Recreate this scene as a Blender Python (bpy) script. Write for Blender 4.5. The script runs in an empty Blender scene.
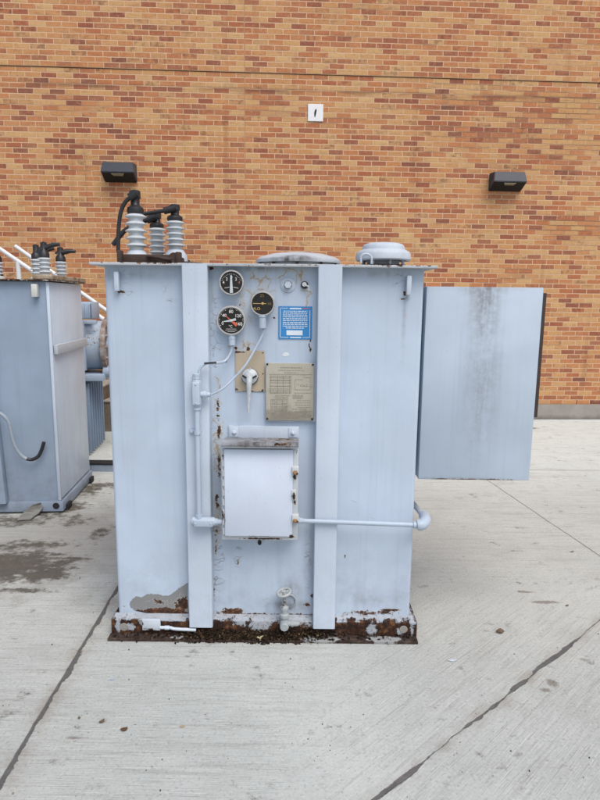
import bpy, bmesh, math, random
from mathutils import Vector, Matrix, noise as mn
random.seed(7)
R = math.radians
SC = bpy.context.scene
COL = SC.collection

# ------------------------------------------------------------ camera model
F, H, PITCH, ROLL = 600.0, 1.55, R(9.5), 0.0105
CM = (Matrix.Rotation(math.pi/2 - PITCH, 3, 'X') @ Matrix.Rotation(ROLL, 3, 'Z'))
def ray(u, v): return CM @ Vector(((u-300)/F, -(v-400)/F, -1.0))
def at(u, v, Y):                      # point of the photo on the upright plane y = Y
    r = ray(u, v); k = Y/r.y
    return Vector((r.x*k, Y, H+r.z*k))
def gr(u, v, z=0.0):                  # point of the photo on the ground
    r = ray(u, v); k = (z-H)/r.z
    return Vector((r.x*k, r.y*k, z))
def pl(u, v, Y0, t):                  # point on the upright plane y = Y0 + t x
    r = ray(u, v); k = Y0/(r.y-t*r.x)
    return Vector((r.x*k, r.y*k, H+r.z*k))

cam = bpy.data.cameras.new('camera'); co = bpy.data.objects.new('camera', cam); COL.objects.link(co)
cam.sensor_fit = 'VERTICAL'; cam.sensor_height = 24.0; cam.lens = 24.0*F/800
cam.clip_start = 0.05; cam.clip_end = 500
co.matrix_world = Matrix.Translation((0, 0, H)) @ CM.to_4x4()
SC.camera = co

# ------------------------------------------------------------ light
SUN_EL, SUN_AZ = R(58), R(28)         # azimuth: from behind the camera, to the right
w = bpy.data.worlds.new('World'); SC.world = w; w.use_nodes = True
nt = w.node_tree; nt.nodes.clear()
sk = nt.nodes.new('ShaderNodeTexSky'); sk.sky_type = 'NISHITA'; sk.sun_disc = False
sk.sun_elevation = SUN_EL; sk.air_density = 1.0; sk.dust_density = 4.0; sk.ozone_density = 1.0
bg = nt.nodes.new('ShaderNodeBackground'); bg.inputs[1].default_value = 0.145
ow = nt.nodes.new('ShaderNodeOutputWorld')
nt.links.new(sk.outputs[0], bg.inputs[0]); nt.links.new(bg.outputs[0], ow.inputs[0])
ld = bpy.data.lights.new('sun', 'SUN'); ld.energy = 1.5; ld.angle = R(40); ld.color = (1, 0.98, 0.95)
lo = bpy.data.objects.new('sun', ld); COL.objects.link(lo)
sd = Vector((math.sin(SUN_AZ)*math.cos(SUN_EL), -math.cos(SUN_AZ)*math.cos(SUN_EL), math.sin(SUN_EL)))
lo.rotation_euler = sd.to_track_quat('Z', 'Y').to_euler(); lo.location = (3, -3, 12)
sk.sun_rotation = math.atan2(sd.x, sd.y)
SC.view_settings.view_transform = 'Standard'; SC.view_settings.look = 'None'
SC.view_settings.gamma = 1.0; SC.view_settings.exposure = 0.25
SC.view_settings.use_curve_mapping = False
SC.cycles.max_bounces = 5; SC.cycles.diffuse_bounces = 3; SC.cycles.glossy_bounces = 2; SC.cycles.caustics_reflective = False; SC.cycles.caustics_refractive = False

# ------------------------------------------------------------ shader helper
def lin(r, g, b, k=1.0):
    f = lambda c: (c/255/12.92 if c/255 <= .04045 else ((c/255+.055)/1.055)**2.4)
    return (f(r)*k, f(g)*k, f(b)*k)
class G:
    def __init__(s, name, rough=0.6, metal=0.0, spec=0.35):
        s.mat = bpy.data.materials.new(name); s.mat.use_nodes = True
        s.nt = s.mat.node_tree; s.b = s.nt.nodes['Principled BSDF']
        s.b.inputs['Roughness'].default_value = rough
        s.b.inputs['Metallic'].default_value = metal
        s.b.inputs['Specular IOR Level'].default_value = spec
    def put(s, sock, val):
        if isinstance(val, (tuple, list)):
            val = tuple(val); n = len(sock.default_value)
            sock.default_value = (val + (1.0,))[:n] if len(val) < n else val[:n]
        elif isinstance(val, (int, float)): sock.default_value = val
        else: s.nt.links.new(val, sock)
    def m(s, op, *a):
        n = s.nt.nodes.new('ShaderNodeMath'); n.operation = op
        for i, x in enumerate(a): s.put(n.inputs[i], x)
        return n.outputs[0]
    def add(s, a, b): return s.m('ADD', a, b)
    def sub(s, a, b): return s.m('SUBTRACT', a, b)
    def mul(s, a, b): return s.m('MULTIPLY', a, b)
    def pos(s, kind='Object'):
        n = s.nt.nodes.new('ShaderNodeTexCoord'); return n.outputs[kind]
    def sep(s, v):
        n = s.nt.nodes.new('ShaderNodeSeparateXYZ'); s.put(n.inputs[0], v); return n.outputs
    def vec(s, x, y, z):
        n = s.nt.nodes.new('ShaderNodeCombineXYZ')
        for i, q in enumerate((x, y, z)): s.put(n.inputs[i], q)
        return n.outputs[0]
    def noise(s, v, sc, det=3, rough=.55, dist=0):
        n = s.nt.nodes.new('ShaderNodeTexNoise'); s.put(n.inputs['Vector'], v)
        n.inputs['Scale'].default_value = sc; n.inputs['Detail'].default_value = det
        n.inputs['Roughness'].default_value = rough; n.inputs['Distortion'].default_value = dist
        return n.outputs['Fac']
    def white(s, v):
        n = s.nt.nodes.new('ShaderNodeTexWhiteNoise'); s.put(n.inputs['Vector'], v); return n.outputs['Value']
    def vor(s, v, sc, feat='DISTANCE_TO_EDGE'):
        n = s.nt.nodes.new('ShaderNodeTexVoronoi'); n.feature = feat; s.put(n.inputs['Vector'], v)
        n.inputs['Scale'].default_value = sc; return n.outputs['Distance']
    def ss(s, x, lo, hi, a=0.0, b=1.0):
        n = s.nt.nodes.new('ShaderNodeMapRange'); n.interpolation_type = 'SMOOTHSTEP'
        s.put(n.inputs[0], x); s.put(n.inputs[1], lo); s.put(n.inputs[2], hi); s.put(n.inputs[3], a); s.put(n.inputs[4], b)
        return n.outputs[0]
    def mix(s, f, a, b, mode='MIX'):
        n = s.nt.nodes.new('ShaderNodeMix'); n.data_type = 'RGBA'; n.blend_type = mode
        s.put(n.inputs[0], f); s.put(n.inputs[6], a); s.put(n.inputs[7], b); return n.outputs[2]
    def ramp(s, f, stops, const=False):
        n = s.nt.nodes.new('ShaderNodeValToRGB'); cr = n.color_ramp
        if const: cr.interpolation = 'CONSTANT'
        while len(cr.elements) < len(stops): cr.elements.new(0.5)
        for e, (p, c) in zip(cr.elements, stops): e.position = p; e.color = tuple(c)+(1.0,)
        s.put(n.inputs[0], f); return n.outputs[0]
    def color(s, c): s.put(s.b.inputs['Base Color'], c); return s
    def rough(s, r): s.put(s.b.inputs['Roughness'], r); return s
    def bump(s, h, dist=0.002, strength=1.0):
        n = s.nt.nodes.new('ShaderNodeBump'); n.inputs['Distance'].default_value = dist
        n.inputs['Strength'].default_value = strength
        s.put(n.inputs['Height'], h); s.nt.links.new(n.outputs[0], s.b.inputs['Normal']); return s
    def field(s, X, Z, spl):          # sum of soft elliptical spots
        tot = None
        for (cx, cz, rx, rz, amp) in spl:
            a = s.mul(s.sub(X, cx), 1/rx); b = s.mul(s.sub(Z, cz), 1/rz)
            d = s.m('SQRT', s.add(s.mul(a, a), s.mul(b, b)))
            q = s.m('MAXIMUM', s.mul(s.sub(1.0, d), amp), 0.0)
            tot = q if tot is None else s.m('MAXIMUM', tot, q)
        return tot if tot is not None else s.mul(X, 0.0)

# ------------------------------------------------------------ mesh helper
def box(bm, x0, x1, y0, y1, z0, z1, bev=0.0, seg=2, edges=None):
    r = bmesh.ops.create_cube(bm, size=1.0)
    for v in r['verts']:
        v.co = Vector((x0+(v.co.x+.5)*(x1-x0), y0+(v.co.y+.5)*(y1-y0), z0+(v.co.z+.5)*(z1-z0)))
    if bev > 0:
        es = list({e for v in r['verts'] for e in v.link_edges if edges is None or edges(e)})
        bmesh.ops.bevel(bm, geom=es, offset=bev, segments=seg, affect='EDGES', profile=.5)
def bx(*a, **k):
    bm = bmesh.new(); box(bm, *a, **k); return bm
def obj(name, bm, mat, parent=None, smooth=None, local=False):
    me = bpy.data.meshes.new(name)
    bmesh.ops.recalc_face_normals(bm, faces=bm.faces[:]) if smooth != 'flip' else None
    bm.to_mesh(me); bm.free()
    if isinstance(mat, G): mat = mat.mat
    me.materials.append(mat)
    o = bpy.data.objects.new(name, me); COL.objects.link(o)
    if smooth: me.shade_smooth() if smooth == 'all' else None
    if smooth and smooth not in ('all', 'flip'):
        for p in me.polygons: p.use_smooth = True
        me.set_sharp_from_angle(angle=R(float(smooth) if not isinstance(smooth, bool) else 35))
    if parent is not None:
        o.parent = parent
        if parent.type == 'EMPTY' and not local: o.location = -parent.location
    return o
def tag(o, label=None, cat=None, group=None, kind=None):
    if label: o['label'] = label
    if cat: o['category'] = cat
    if group: o['group'] = group
    if kind: o['kind'] = kind
    return o
def thing(name, label, cat, loc=(0, 0, 0), rz=0, group=None):
    o = bpy.data.objects.new(name, None); COL.objects.link(o)
    o.location = loc; o.rotation_euler = (0, 0, rz); o.empty_display_size = .1
    return tag(o, label, cat, group)
def frame_of(d):
    d = d.normalized(); a = Vector((0, 0, 1)) if abs(d.z) < .9 else Vector((1, 0, 0))
    x = d.cross(a).normalized(); return x, d.cross(x).normalized()
def lathe(bm, c, axis, prof, n=32, sx=1.0):   # prof: (radius, distance along axis)
    c = Vector(c); ax = Vector(axis).normalized(); x, y = frame_of(ax); rings = []
    for (r, h) in prof:
        if r < 1e-6: rings.append([bm.verts.new(c+ax*h)]); continue
        rings.append([bm.verts.new(c+ax*h+(x*math.cos(2*math.pi*i/n)*sx+y*math.sin(2*math.pi*i/n))*r) for i in range(n)])
    for a, b in zip(rings, rings[1:]):
        if len(a) == 1 and len(b) == 1: continue
        for i in range(n):
            j = (i+1) % n
            if len(a) == 1: bm.faces.new((a[0], b[j], b[i]))
            elif len(b) == 1: bm.faces.new((a[i], a[j], b[0]))
            else: bm.faces.new((a[i], a[j], b[j], b[i]))
def disc(bm, c, axis, r, h, n=32, bev=.002):   # capped cylinder, c at its base
    lathe(bm, c, axis, [(0, 0), (r, 0), (r, h-bev), (r-bev, h), (0, h)], n)
def catmull(P, k=8):
    P = [Vector(p) for p in P]; Q = [P[0]*2-P[1]]+P+[P[-1]*2-P[-2]]; out = []
    for i in range(1, len(Q)-2):
        for j in range(k):
            t = j/k; a, b, c, d = Q[i-1:i+3]
            out.append(.5*((2*b)+(c-a)*t+(2*a-5*b+4*c-d)*t*t+(-a+3*b-3*c+d)*t**3))
    return out+[P[-1]]
def tube(bm, P, r, n=12, curve=True, k=8):
    pts = catmull(P, k) if curve and len(P) > 2 else [Vector(p) for p in P]
    rings = []; x = None
    for i, p in enumerate(pts):
        d = (pts[min(i+1, len(pts)-1)]-pts[max(i-1, 0)]).normalized()
        if x is None: x, _ = frame_of(d)
        x = (x-d*x.dot(d)).normalized(); y = d.cross(x)
        rr = r(i/(len(pts)-1)) if callable(r) else r
        rings.append([bm.verts.new(p+(x*math.cos(2*math.pi*q/n)+y*math.sin(2*math.pi*q/n))*rr) for q in range(n)])
    for a, b in zip(rings, rings[1:]):
        for i in range(n): bm.faces.new((a[i], a[(i+1) % n], b[(i+1) % n], b[i]))
    bm.faces.new(rings[0][::-1]); bm.faces.new(rings[-1])
def prism(bm, pts, ext):              # polygon pts (3d, planar) pushed along ext
    a = [bm.verts.new(p) for p in pts]; b = [bm.verts.new(Vector(p)+Vector(ext)) for p in pts]; n = len(a)
    bm.faces.new(a[::-1]); bm.faces.new(b)
    for i in range(n): bm.faces.new((a[i], a[(i+1) % n], b[(i+1) % n], b[i]))
def text_bm(bm, s, size, M, ext=0.0004):
    cu = bpy.data.curves.new('t', 'FONT'); cu.body = s; cu.size = size; cu.align_x = 'CENTER'; cu.align_y = 'CENTER'
    cu.extrude = ext; cu.resolution_u = 3
    o = bpy.data.objects.new('t', cu); me = bpy.data.meshes.new_from_object(o)
    me.transform(M); bm.from_mesh(me); bpy.data.meshes.remove(me); bpy.data.objects.remove(o); bpy.data.curves.remove(cu)
def facing(c):                        # text frame on an upright face looking at -y
    return Matrix.Translation(c) @ Matrix.Rotation(math.pi/2, 4, 'X')

# ------------------------------------------------------------ planes of the main unit
FLG, WEB, TNK, PIL = 2.522, 2.572, 2.612, 2.552
def T(u, v, Y=TNK): p = at(u, v, Y); return p.x, p.z
def spl(lst, Y=TNK):
    out = []
    for (u, v, ru, rv, a) in lst:
        x, z = T(u, v, Y); out.append((x, z, ru*.00435, rv*.00435, a))
    return out

# ------------------------------------------------------------ materials
RUST_D, RUST_O, RUST_Y = (.025, .014, .010), (.14, .055, .022), (.33, .21, .10)
BLUE = (.455, .54, .65)
def paint(name, base=BLUE, rust=(), cracks=(), dirt_shade=(), veins=(), rough=.42, lowdirt=0.0, streak=.06, grey=(), amp=.9, dirt_shade_col=(.13, .125, .12)):
    g = G(name, rough, 0, .4); P = g.pos(); X, Y, Z = g.sep(P)
    n1 = g.noise(P, 2.2, 4); n2 = g.noise(P, 38, 5, .65); st = g.noise(g.vec(g.mul(X, 30), g.mul(Y, 30), g.mul(Z, 1.3)), 1, 4)
    c = g.mix(g.ss(n1, .35, .68), tuple(v*.93 for v in base), tuple(v*1.05 for v in base))
    c = g.mix(g.mul(g.ss(st, .5, .8), streak*6), c, tuple(v*f for v, f in zip(base, (.78, .79, .80))))
    c = g.mix(g.mul(g.ss(n2, .62, .8), .25), c, tuple(v*.7 for v in base))
    speck = g.ss(g.noise(P, 160, 2, .5), .70, .75)
    c = g.mix(g.mul(speck, .45), c, (.16, .13, .11))
    hb = g.mul(n2, .25)
    if lowdirt:
        low = g.mul(g.ss(Z, .62, .09, 0, 1), lowdirt)
        c = g.mix(g.mul(low, g.ss(g.noise(P, 9, 6, .7), .38, .72)), c, (.17, .175, .18))
    if dirt_shade:
        f = g.field(X, Z, dirt_shade)
        c = g.mix(g.mul(g.ss(f, 0, 1), g.ss(g.add(g.mul(st, .6), g.mul(n2, .5)), .3, .75)), c, dirt_shade_col)
    if grey:
        f = g.add(g.field(X, Z, grey), g.mul(g.sub(g.noise(P, 14, 5, .6), .5), 1.0))
        c = g.mix(g.ss(f, .30, .32), c, (.25, .25, .245))
    if cracks:
        d = g.vor(g.add_v(P, 24) if False else g.vec(g.add(g.mul(X, .45), g.mul(g.noise(P, 11, 3), .12)), 0.0, g.add(Z, g.mul(g.noise(P, 7, 3), .10))), 26)
        f = g.add(g.field(X, Z, cracks), g.mul(g.sub(g.noise(P, 17, 3), .5), .9))
        k = g.mul(g.ss(d, .035, .0), g.ss(f, .22, .5))
        c = g.mix(g.mul(k, .65), c, (.13, .11, .09)); hb = g.sub(hb, g.mul(k, .8))
    if veins:
        d = g.vor(g.vec(g.add(X, g.mul(g.noise(P, 14, 3), .10)), 0.0, g.add(Z, g.mul(g.noise(g.vec(Z, X, Y), 12, 3), .10))), 17)
        f = g.add(g.field(X, Z, veins), g.mul(g.sub(g.noise(P, 21, 3), .5), 1.2))
        k = g.mul(g.ss(d, .05, .005), g.ss(g.add(f, g.mul(g.sub(g.noise(P, 60, 4, .7), .5), .9)), .34, .6))
        c = g.mix(g.mul(k, .85), c, g.mix(g.noise(P, 60), (.34, .22, .09), (.13, .09, .06)))
        halo = g.mul(g.mul(g.ss(d, .22, .0), g.ss(f, .15, .6)), .35)
        c = g.mix(halo, c, (.50, .42, .27))
    if rust:
        f = g.add(g.field(X, Z, rust), g.add(g.mul(g.sub(g.noise(P, 33, 8, .8), .5), amp*2.6), g.mul(g.sub(g.noise(P, 120, 4, .8), .5), amp*.9)))
        k = g.ss(f, .46, .50); edge = g.ss(f, .34, .44)
        rc = g.ramp(g.noise(P, 55, 5, .7), [(.38, RUST_D), (.52, (.06, .028, .016)), (.63, RUST_O), (.74, RUST_Y)])
        c = g.mix(g.mul(edge, .55), c, (.58, .56, .50)); c = g.mix(k, c, rc); hb = g.sub(hb, g.mul(k, 1.2))
        g.rough(g.mix(k, (rough,)*3, (.92,)*3))
    run = g.noise(g.vec(g.mul(X, 55), g.mul(Y, 55), g.mul(Z, .8)), 1, 5, .7)
    c = g.mix(g.mul(g.ss(run, .55, .72), streak*2.5), c, (.25, .26, .26))
    g.color(c); g.bump(g.add(hb, g.mul(g.noise(P, 3.0, 2), 12.0)), .0015, .55)
    return g
def metal(name, col, rough=.5, met=0.0, var=.25, sc=40, bump=.3, spec=.35):
    g = G(name, rough, met, spec); P = g.pos()
    c = g.mix(g.noise(P, sc, 5, .6), tuple(v*(1-var) for v in col), tuple(min(1, v*(1+var)) for v in col))
    c = g.mix(g.mul(g.ss(g.noise(P, sc*4, 3), .6, .72), .3), c, tuple(v*.5 for v in col))
    g.color(c); g.bump(g.noise(P, sc*3, 4), .0008, bump); return g
M_CREAM = metal('cream_paint', (.56, .57, .53), .5, 0, .08)
M_BLACK = metal('black_rubber', (.018, .018, .02), .38, 0, .4, 30, .3, .5)
M_PORC = metal('grey_porcelain', (.52, .56, .585), .14, 0, .06, 12, .05, .6)
M_BROWN = metal('rusty_brown_iron', (.06, .04, .032), .85, 0, .5, 60, .8)
M_DARK = metal('dark_gap', (.02, .02, .022), .8)
M_DIAL = metal('dial_black', (.016, .015, .015), .35, 0, .2)
M_RIM = metal('gauge_rim', (.40, .40, .39), .4, 0, .12)
M_WHITE = metal('dial_white', (.78, .78, .75), .5, 0, .05)
M_GOLD = metal('dial_gold', (.50, .35, .12), .5, 0, .05)
M_GOLDD = metal('dial_dim_gold', (.20, .14, .05), .5, 0, .05)
M_RED = metal('dial_red', (.55, .12, .06), .5, 0, .05)
M_BRIGHT = metal('worn_white_handle', (.50, .54, .56), .5, 0, .3, 90)
M_PIPE = paint('conduit_paint', (.40, .475, .565), rough=.45)
M_CAPS = metal('vent_grey', (.45, .505, .56), .55, 0, .14, 30)

# ------------------------------------------------------------ ground
def ground():
    bm = bmesh.new()
    v = [bm.verts.new(p) for p in ((-150, -150, 0), (150, -150, 0), (150, 150, 0), (-150, 150, 0))]
    bm.faces.new(v)
    g = G('broomed_concrete', .85, 0, .2); P = g.pos(); X, Y, Z = g.sep(P)
    def seg(a, b, wob=.02, sc=3.0, det=5):   # distance to a joint line through a, b
        dx, dy = b[0]-a[0], b[1]-a[1]; L = math.hypot(dx, dy); nx, ny = -dy/L, dx/L
        return g.add(g.add(g.mul(g.sub(X, a[0]), nx), g.mul(g.sub(Y, a[1]), ny)), g.mul(g.sub(g.noise(P, sc, det, .6), .5), wob))
    A = g.m('ABSOLUTE', seg((-.952, 1.698), (-.972, 2.967), .05, 5))
    Bs = seg(tuple(gr(375, 800))[:2], tuple(gr(600, 620))[:2], .05, 3); B = g.m('ABSOLUTE', Bs)
    Bplain = seg(tuple(gr(375, 800))[:2], tuple(gr(600, 620))[:2], .0)
    Cc = g.m('ABSOLUTE', seg(tuple(gr(490, 482))[:2], tuple(gr(600, 556))[:2], .03, 4))
    Dj = g.m('ABSOLUTE', g.add(g.sub(Y, 5.44), g.mul(g.sub(g.noise(P, 3), .5), .02)))
    # broom strokes: across the yard, and slanting on the slab to the right
    h1 = g.noise(g.vec(g.mul(X, 5), g.mul(Y, 210), 0.0), 1, 5, .7)
    h1b = g.noise(g.vec(g.mul(X, 1.5), g.mul(Y, 40), 0.0), 1, 5, .7)
    rot = lambda a: (g.add(g.mul(X, math.cos(a)), g.mul(Y, math.sin(a))), g.sub(g.mul(Y, math.cos(a)), g.mul(X, math.sin(a))))
    al, ac = rot(R(44)); h2 = g.noise(g.vec(g.mul(al, 5), g.mul(ac, 210), 3.0), 1, 5, .7)
    h2b = g.noise(g.vec(g.mul(al, 1.5), g.mul(ac, 40), 3.0), 1, 5, .7)
    wsel = g.ss(g.add(g.add(X, g.mul(Y, -.25)), g.mul(g.noise(P, 2), .2)), -.55, -.05)
    wsel = g.mul(wsel, g.ss(Y, 3.6, 2.6))
    hh = g.add(g.mul(h1, g.sub(1.0, wsel)), g.mul(h2, wsel))
    hb = g.add(g.mul(h1b, g.sub(1.0, wsel)), g.mul(h2b, wsel))
    big = g.noise(P, .8, 5, .6); mid = g.noise(P, 6, 6, .65); fine = g.noise(P, 90, 4, .6)
    k = 1.0
    c = g.mix(g.ss(big, .35, .65), (.385, .405, .385), (.465, .485, .46))
    c = g.mix(g.ss(Y, 3.9, 6.0), c, g.mix(mid, (.54, .585, .56), (.61, .655, .63)))
    c = g.mix(g.mul(g.ss(mid, .5, .72), .45), c, (.34, .345, .32))
    c = g.mix(g.mul(g.ss(hb, .50, .66), .55), c, (.30, .30, .28))
    c = g.mix(g.mul(g.ss(hh, .54, .66), .55), c, (.22, .22, .205))
    c = g.mix(g.mul(g.ss(hh, .46, .34), .45), c, (.60, .615, .59))
    c = g.mix(g.mul(g.ss(fine, .54, .72), .55), c, (.20, .195, .18))
    c = g.mix(g.mul(g.ss(fine, .46, .30), .35), c, (.62, .63, .60))
    c = g.mix(g.mul(g.ss(g.noise(P, 28, 6, .75), .52, .72), .35), c, (.26, .25, .225))
    # stains
    def GS(l): return [(gr(u, v).x, gr(u, v).y, rx, ry, a) for (u, v, rx, ry, a) in l]
    st = GS([(20, 590, .3, .06, .9), (80, 520, .25, .2, .9), (5, 566, .55, .34, 1.6), (38, 574, .34, .12, 1.4), (55, 558, .3, .05, 1.1), (10, 548, .5, .2, .75), (60, 545, .3, .12, .6), (15, 522, .5, .16, 1.05), (70, 508, .20, .25, 1.0), (90, 490, .30, .3, 1.0),
              (100, 486, .3, .16, 1.1), (100, 535, .12, .25, .7), (50, 515, .3, .12, .9)])
    fd = g.field(X, Y, GS([(40, 540, 1.2, 1.1, 1.2), (110, 560, .4, .5, .6), (0, 500, 1.2, .8, .9)]))
    c = g.mix(g.mul(g.ss(g.add(fd, g.mul(g.sub(mid, .5), 1.4)), .2, .8), .5), c, (.25, .235, .205))
    f = g.add(g.field(X, Y, st), g.mul(g.sub(g.noise(g.vec(g.mul(X, 1), g.mul(Y, 2.2), 0.0), 4.5, 9, .8), .5), 2.2))
    f = g.add(f, g.mul(g.sub(g.noise(P, 16, 8, .8), .5), 2.4)); f = g.add(f, g.mul(g.sub(g.noise(P, 4, 3), .5), 1.6))
    c = g.mix(g.mul(g.ss(f, .30, .95), .92), c, g.mix(g.noise(P, 20, 5, .7), (.040, .034, .026), (.14, .125, .10)))
    sm = GS([(545, 602, .14, .035, 1.1), (525, 592, .10, .03, 1.0), (500, 577, .5, .02, .6), (515, 420, .2, .25, .9), (552, 683, .05, .05, 1.1), (545, 690, .045, .03, 1.0), (124, 730, .02, .02, 1.2),
              (102, 722, .03, .02, 1.1), (76, 738, .08, .02, .8), (265, 745, .5, .1, .35), (530, 428, .2, .12, 1.2), (505, 424, .3, .2, 1.3)])
    f = g.add(g.field(X, Y, sm), g.mul(g.sub(g.noise(P, 30, 7, .8), .5), 1.7))
    c = g.mix(g.mul(g.ss(f, .40, .8), .7), c, (.15, .12, .095))
    # dirty halo beside joints, then the joints
    c = g.mix(g.mul(g.mul(g.ss(A, .07, .0), g.ss(mid, .35, .65)), .6), c, (.24, .205, .16))
    c = g.mix(g.mul(g.mul(g.ss(B, .06, .0), g.ss(mid, .35, .65)), .5), c, (.25, .22, .18))
    wA = g.add(g.ss(g.noise(P, 5, 3), .35, .65, .006, .015), g.mul(g.sub(g.noise(P, 40, 4, .7), .5), .012))
    seal = g.mix(g.noise(P, 30, 5, .8), (.02, .02, .022), (.16, .155, .15))
    kA = g.mul(g.ss(g.sub(A, wA), .003, -.002), g.ss(Y, 3.6, 3.2))
    c = g.mix(g.mul(kA, .93), c, seal)
    wB = g.add(g.ss(g.noise(P, 3.1, 3), .44, .60, .0005, .011), g.mul(g.sub(g.noise(P, 40, 4, .7), .5), .010))
    kB = g.ss(g.sub(B, wB), .003, -.002)
    c = g.mix(g.mul(kB, .9), c, g.mix(g.noise(P, 18, 3), (.025, .022, .024), (.15, .14, .14)))
    kC = g.ss(Cc, .0075, .003); c = g.mix(g.mul(kC, .75), c, (.12, .115, .11))
    kD = g.ss(Dj, .010, .004); c = g.mix(g.mul(kD, .7), c, (.12, .115, .10))
    pit = g.ss(g.noise(P, 33, 2, .4), .76, .80); c = g.mix(g.mul(pit, .7), c, (.11, .09, .075))
    g.color(c)
    ht = g.add(g.add(g.mul(hh, .9), g.mul(fine, .35)), g.mul(mid, .4))
    ht = g.sub(ht, g.add(g.mul(kA, 1.5), g.mul(kB, 1.5)))
    g.bump(ht, .004, .7)
    tag(obj('ground', bm, g), kind='structure')
ground()

# ------------------------------------------------------------ brick building
WY, WT = 7.74, math.tan(R(2.9))
def Wl(u, v): p = pl(u, v, WY, WT); return p.x/math.cos(R(2.9)), p.z
def brick_mat():
    g = G('brick', .88, 0, .2); P = g.pos(); X, Y, Z = g.sep(P)
    bw, bh = .184, .0608
    wx = g.mul(g.sub(g.noise(P, 9, 3), .5), .004); wz = g.mul(g.sub(g.noise(g.vec(Z, X, 0.0), 7, 3), .5), .005)
    zz = g.mul(g.add(g.sub(Z, .205), wz), 1/bh); row = g.m('FLOOR', zz); fz = g.m('FRACT', zz)
    jit = g.mul(g.sub(g.white(g.vec(row, 7.3, 1.0)), .5), .10)
    xx = g.add(g.add(g.mul(g.add(g.add(X, .704), wx), 1/bw), g.mul(g.m('MODULO', g.add(row, 200.0), 2.0), .5)), jit)
    col = g.m('FLOOR', xx); fx = g.m('FRACT', xx)
    ex = g.mul(g.m('MINIMUM', fx, g.sub(1.0, fx)), bw); ez = g.mul(g.m('MINIMUM', fz, g.sub(1.0, fz)), bh)
    e = g.m('MINIMUM', ex, ez)
    e = g.add(e, g.mul(g.sub(g.noise(P, 70, 4, .6), .5), .004))
    mort = g.ss(e, .0062, .0036)
    idv = g.vec(g.add(col, .5), g.add(row, .5), 0.0)
    r1 = g.white(idv); r2 = g.white(g.vec(row, col, 5.5)); r3 = g.white(g.vec(col, 3.3, row))
    low = g.noise(g.vec(g.mul(X, .8), 0.0, g.mul(Z, 3.0)), 1.1, 4, .6)
    low2 = g.noise(g.vec(g.mul(X, .35), 0.0, g.mul(Z, .35)), 1.0, 2)
    q = g.add(g.add(g.mul(r1, .72), g.mul(low, .60)), g.sub(g.mul(low2, .30), .34))
    k = .78
    c = g.ramp(q, [(.0, lin(219, 183, 132, k)), (.25, lin(212, 168, 115, k)), (.38, lin(207, 154, 103, k)), (.48, lin(203, 141, 94, k)),
                   (.57, lin(195, 127, 85, k)), (.66, lin(182, 112, 78, k)), (.76, lin(162, 97, 74, k)), (.88, lin(138, 88, 74, k)), (1.0, lin(112, 80, 72, k))])
    c = g.mix(g.mul(r2, .45), c, g.mix(r3, lin(214, 160, 112, k), lin(174, 122, 95, k)))
    # mottling inside each brick, lengthwise dark bands on some
    offs = g.vec(g.add(X, g.mul(r3, 5)), Y, g.add(Z, g.mul(r2, 9)))
    mt = g.noise(offs, 30, 6, .75); c = g.mix(g.ss(mt, .50, .72, 0, .5), c, g.mix(r1, lin(165, 105, 78, k), lin(128, 88, 74, k)))
    c = g.mix(g.ss(mt, .48, .30, 0, .5), c, lin(222, 184, 136, k))
    mb = g.noise(g.vec(g.mul(X, .6), r2, g.mul(Z, 3)), 8, 4, .7); c = g.mix(g.ss(mb, .52, .70, 0, .4), c, lin(150, 100, 80, k))
    blk = g.mul(g.ss(r3, .80, .95), g.ss(g.noise(offs, 16, 3), .45, .62)); c = g.mix(g.mul(blk, .5), c, lin(108, 74, 64, k))
    fine = g.noise(P, 260, 3, .6); c = g.mix(g.ss(fine, .58, .75, 0, .5), c, lin(120, 82, 64, k))
    # mortar: pale pinkish, darker where it was raked out
    rk = g.noise(g.vec(g.mul(X, .5), 4.0, g.mul(Z, 2.2)), 1.0, 3, .6)
    spots = g.field(X, Z, [(Wl(565, 228)[0], Wl(565, 228)[1], .9, .33, 1.0), (Wl(560, 80)[0], Wl(560, 120)[1], 2.2, .8, .65)])
    rake = g.ss(g.add(rk, g.mul(spots, .30)), .55, .72)
    mc = g.mix(g.noise(P, 14, 4), lin(232, 198, 164, k), lin(217, 178, 144, k)); mc = g.mix(g.mul(rake, .60), mc, lin(140, 98, 66, k))
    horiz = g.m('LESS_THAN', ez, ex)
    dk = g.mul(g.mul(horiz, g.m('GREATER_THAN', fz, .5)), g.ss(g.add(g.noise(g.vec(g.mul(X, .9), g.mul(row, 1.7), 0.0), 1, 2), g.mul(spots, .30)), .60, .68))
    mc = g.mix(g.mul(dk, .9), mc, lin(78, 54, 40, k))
    c = g.mix(mort, c, mc)
    # weep slots in the lowest course
    wp = g.mul(g.m('LESS_THAN', row, .5), g.m('LESS_THAN', g.m('FRACT', g.mul(xx, 1/3)), .018)); c = g.mix(g.mul(wp, g.m('GREATER_THAN', row, -.5)), c, (.03, .025, .02))
    # sealant joint
    sj = g.ss(g.m('ABSOLUTE', g.add(X, .704)), .0085, .006); c = g.mix(g.mul(sj, .8), c, lin(188, 145, 112, k))
    # old dirty band under the upper joint, faint runs
    b1 = g.mul(g.ss(g.m('ABSOLUTE', g.sub(Z, 4.02)), .05, .0), g.ss(g.noise(g.vec(g.mul(X, 1.2), 0.0, g.mul(Z, 18)), 1, 5, .7), .40, .62)); c = g.mix(g.mul(b1, .6), c, lin(112, 78, 64, k))
    run = g.noise(g.vec(g.mul(X, 6), 0.0, g.mul(Z, .5)), 1, 4); c = g.mix(g.ss(run, .56, .75, 0, .28), c, lin(128, 84, 60, k))
    c = g.mix(g.ss(g.noise(P, 1.3, 5, .6), .55, .8, 0, .3), c, lin(225, 180, 130, k))
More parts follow.
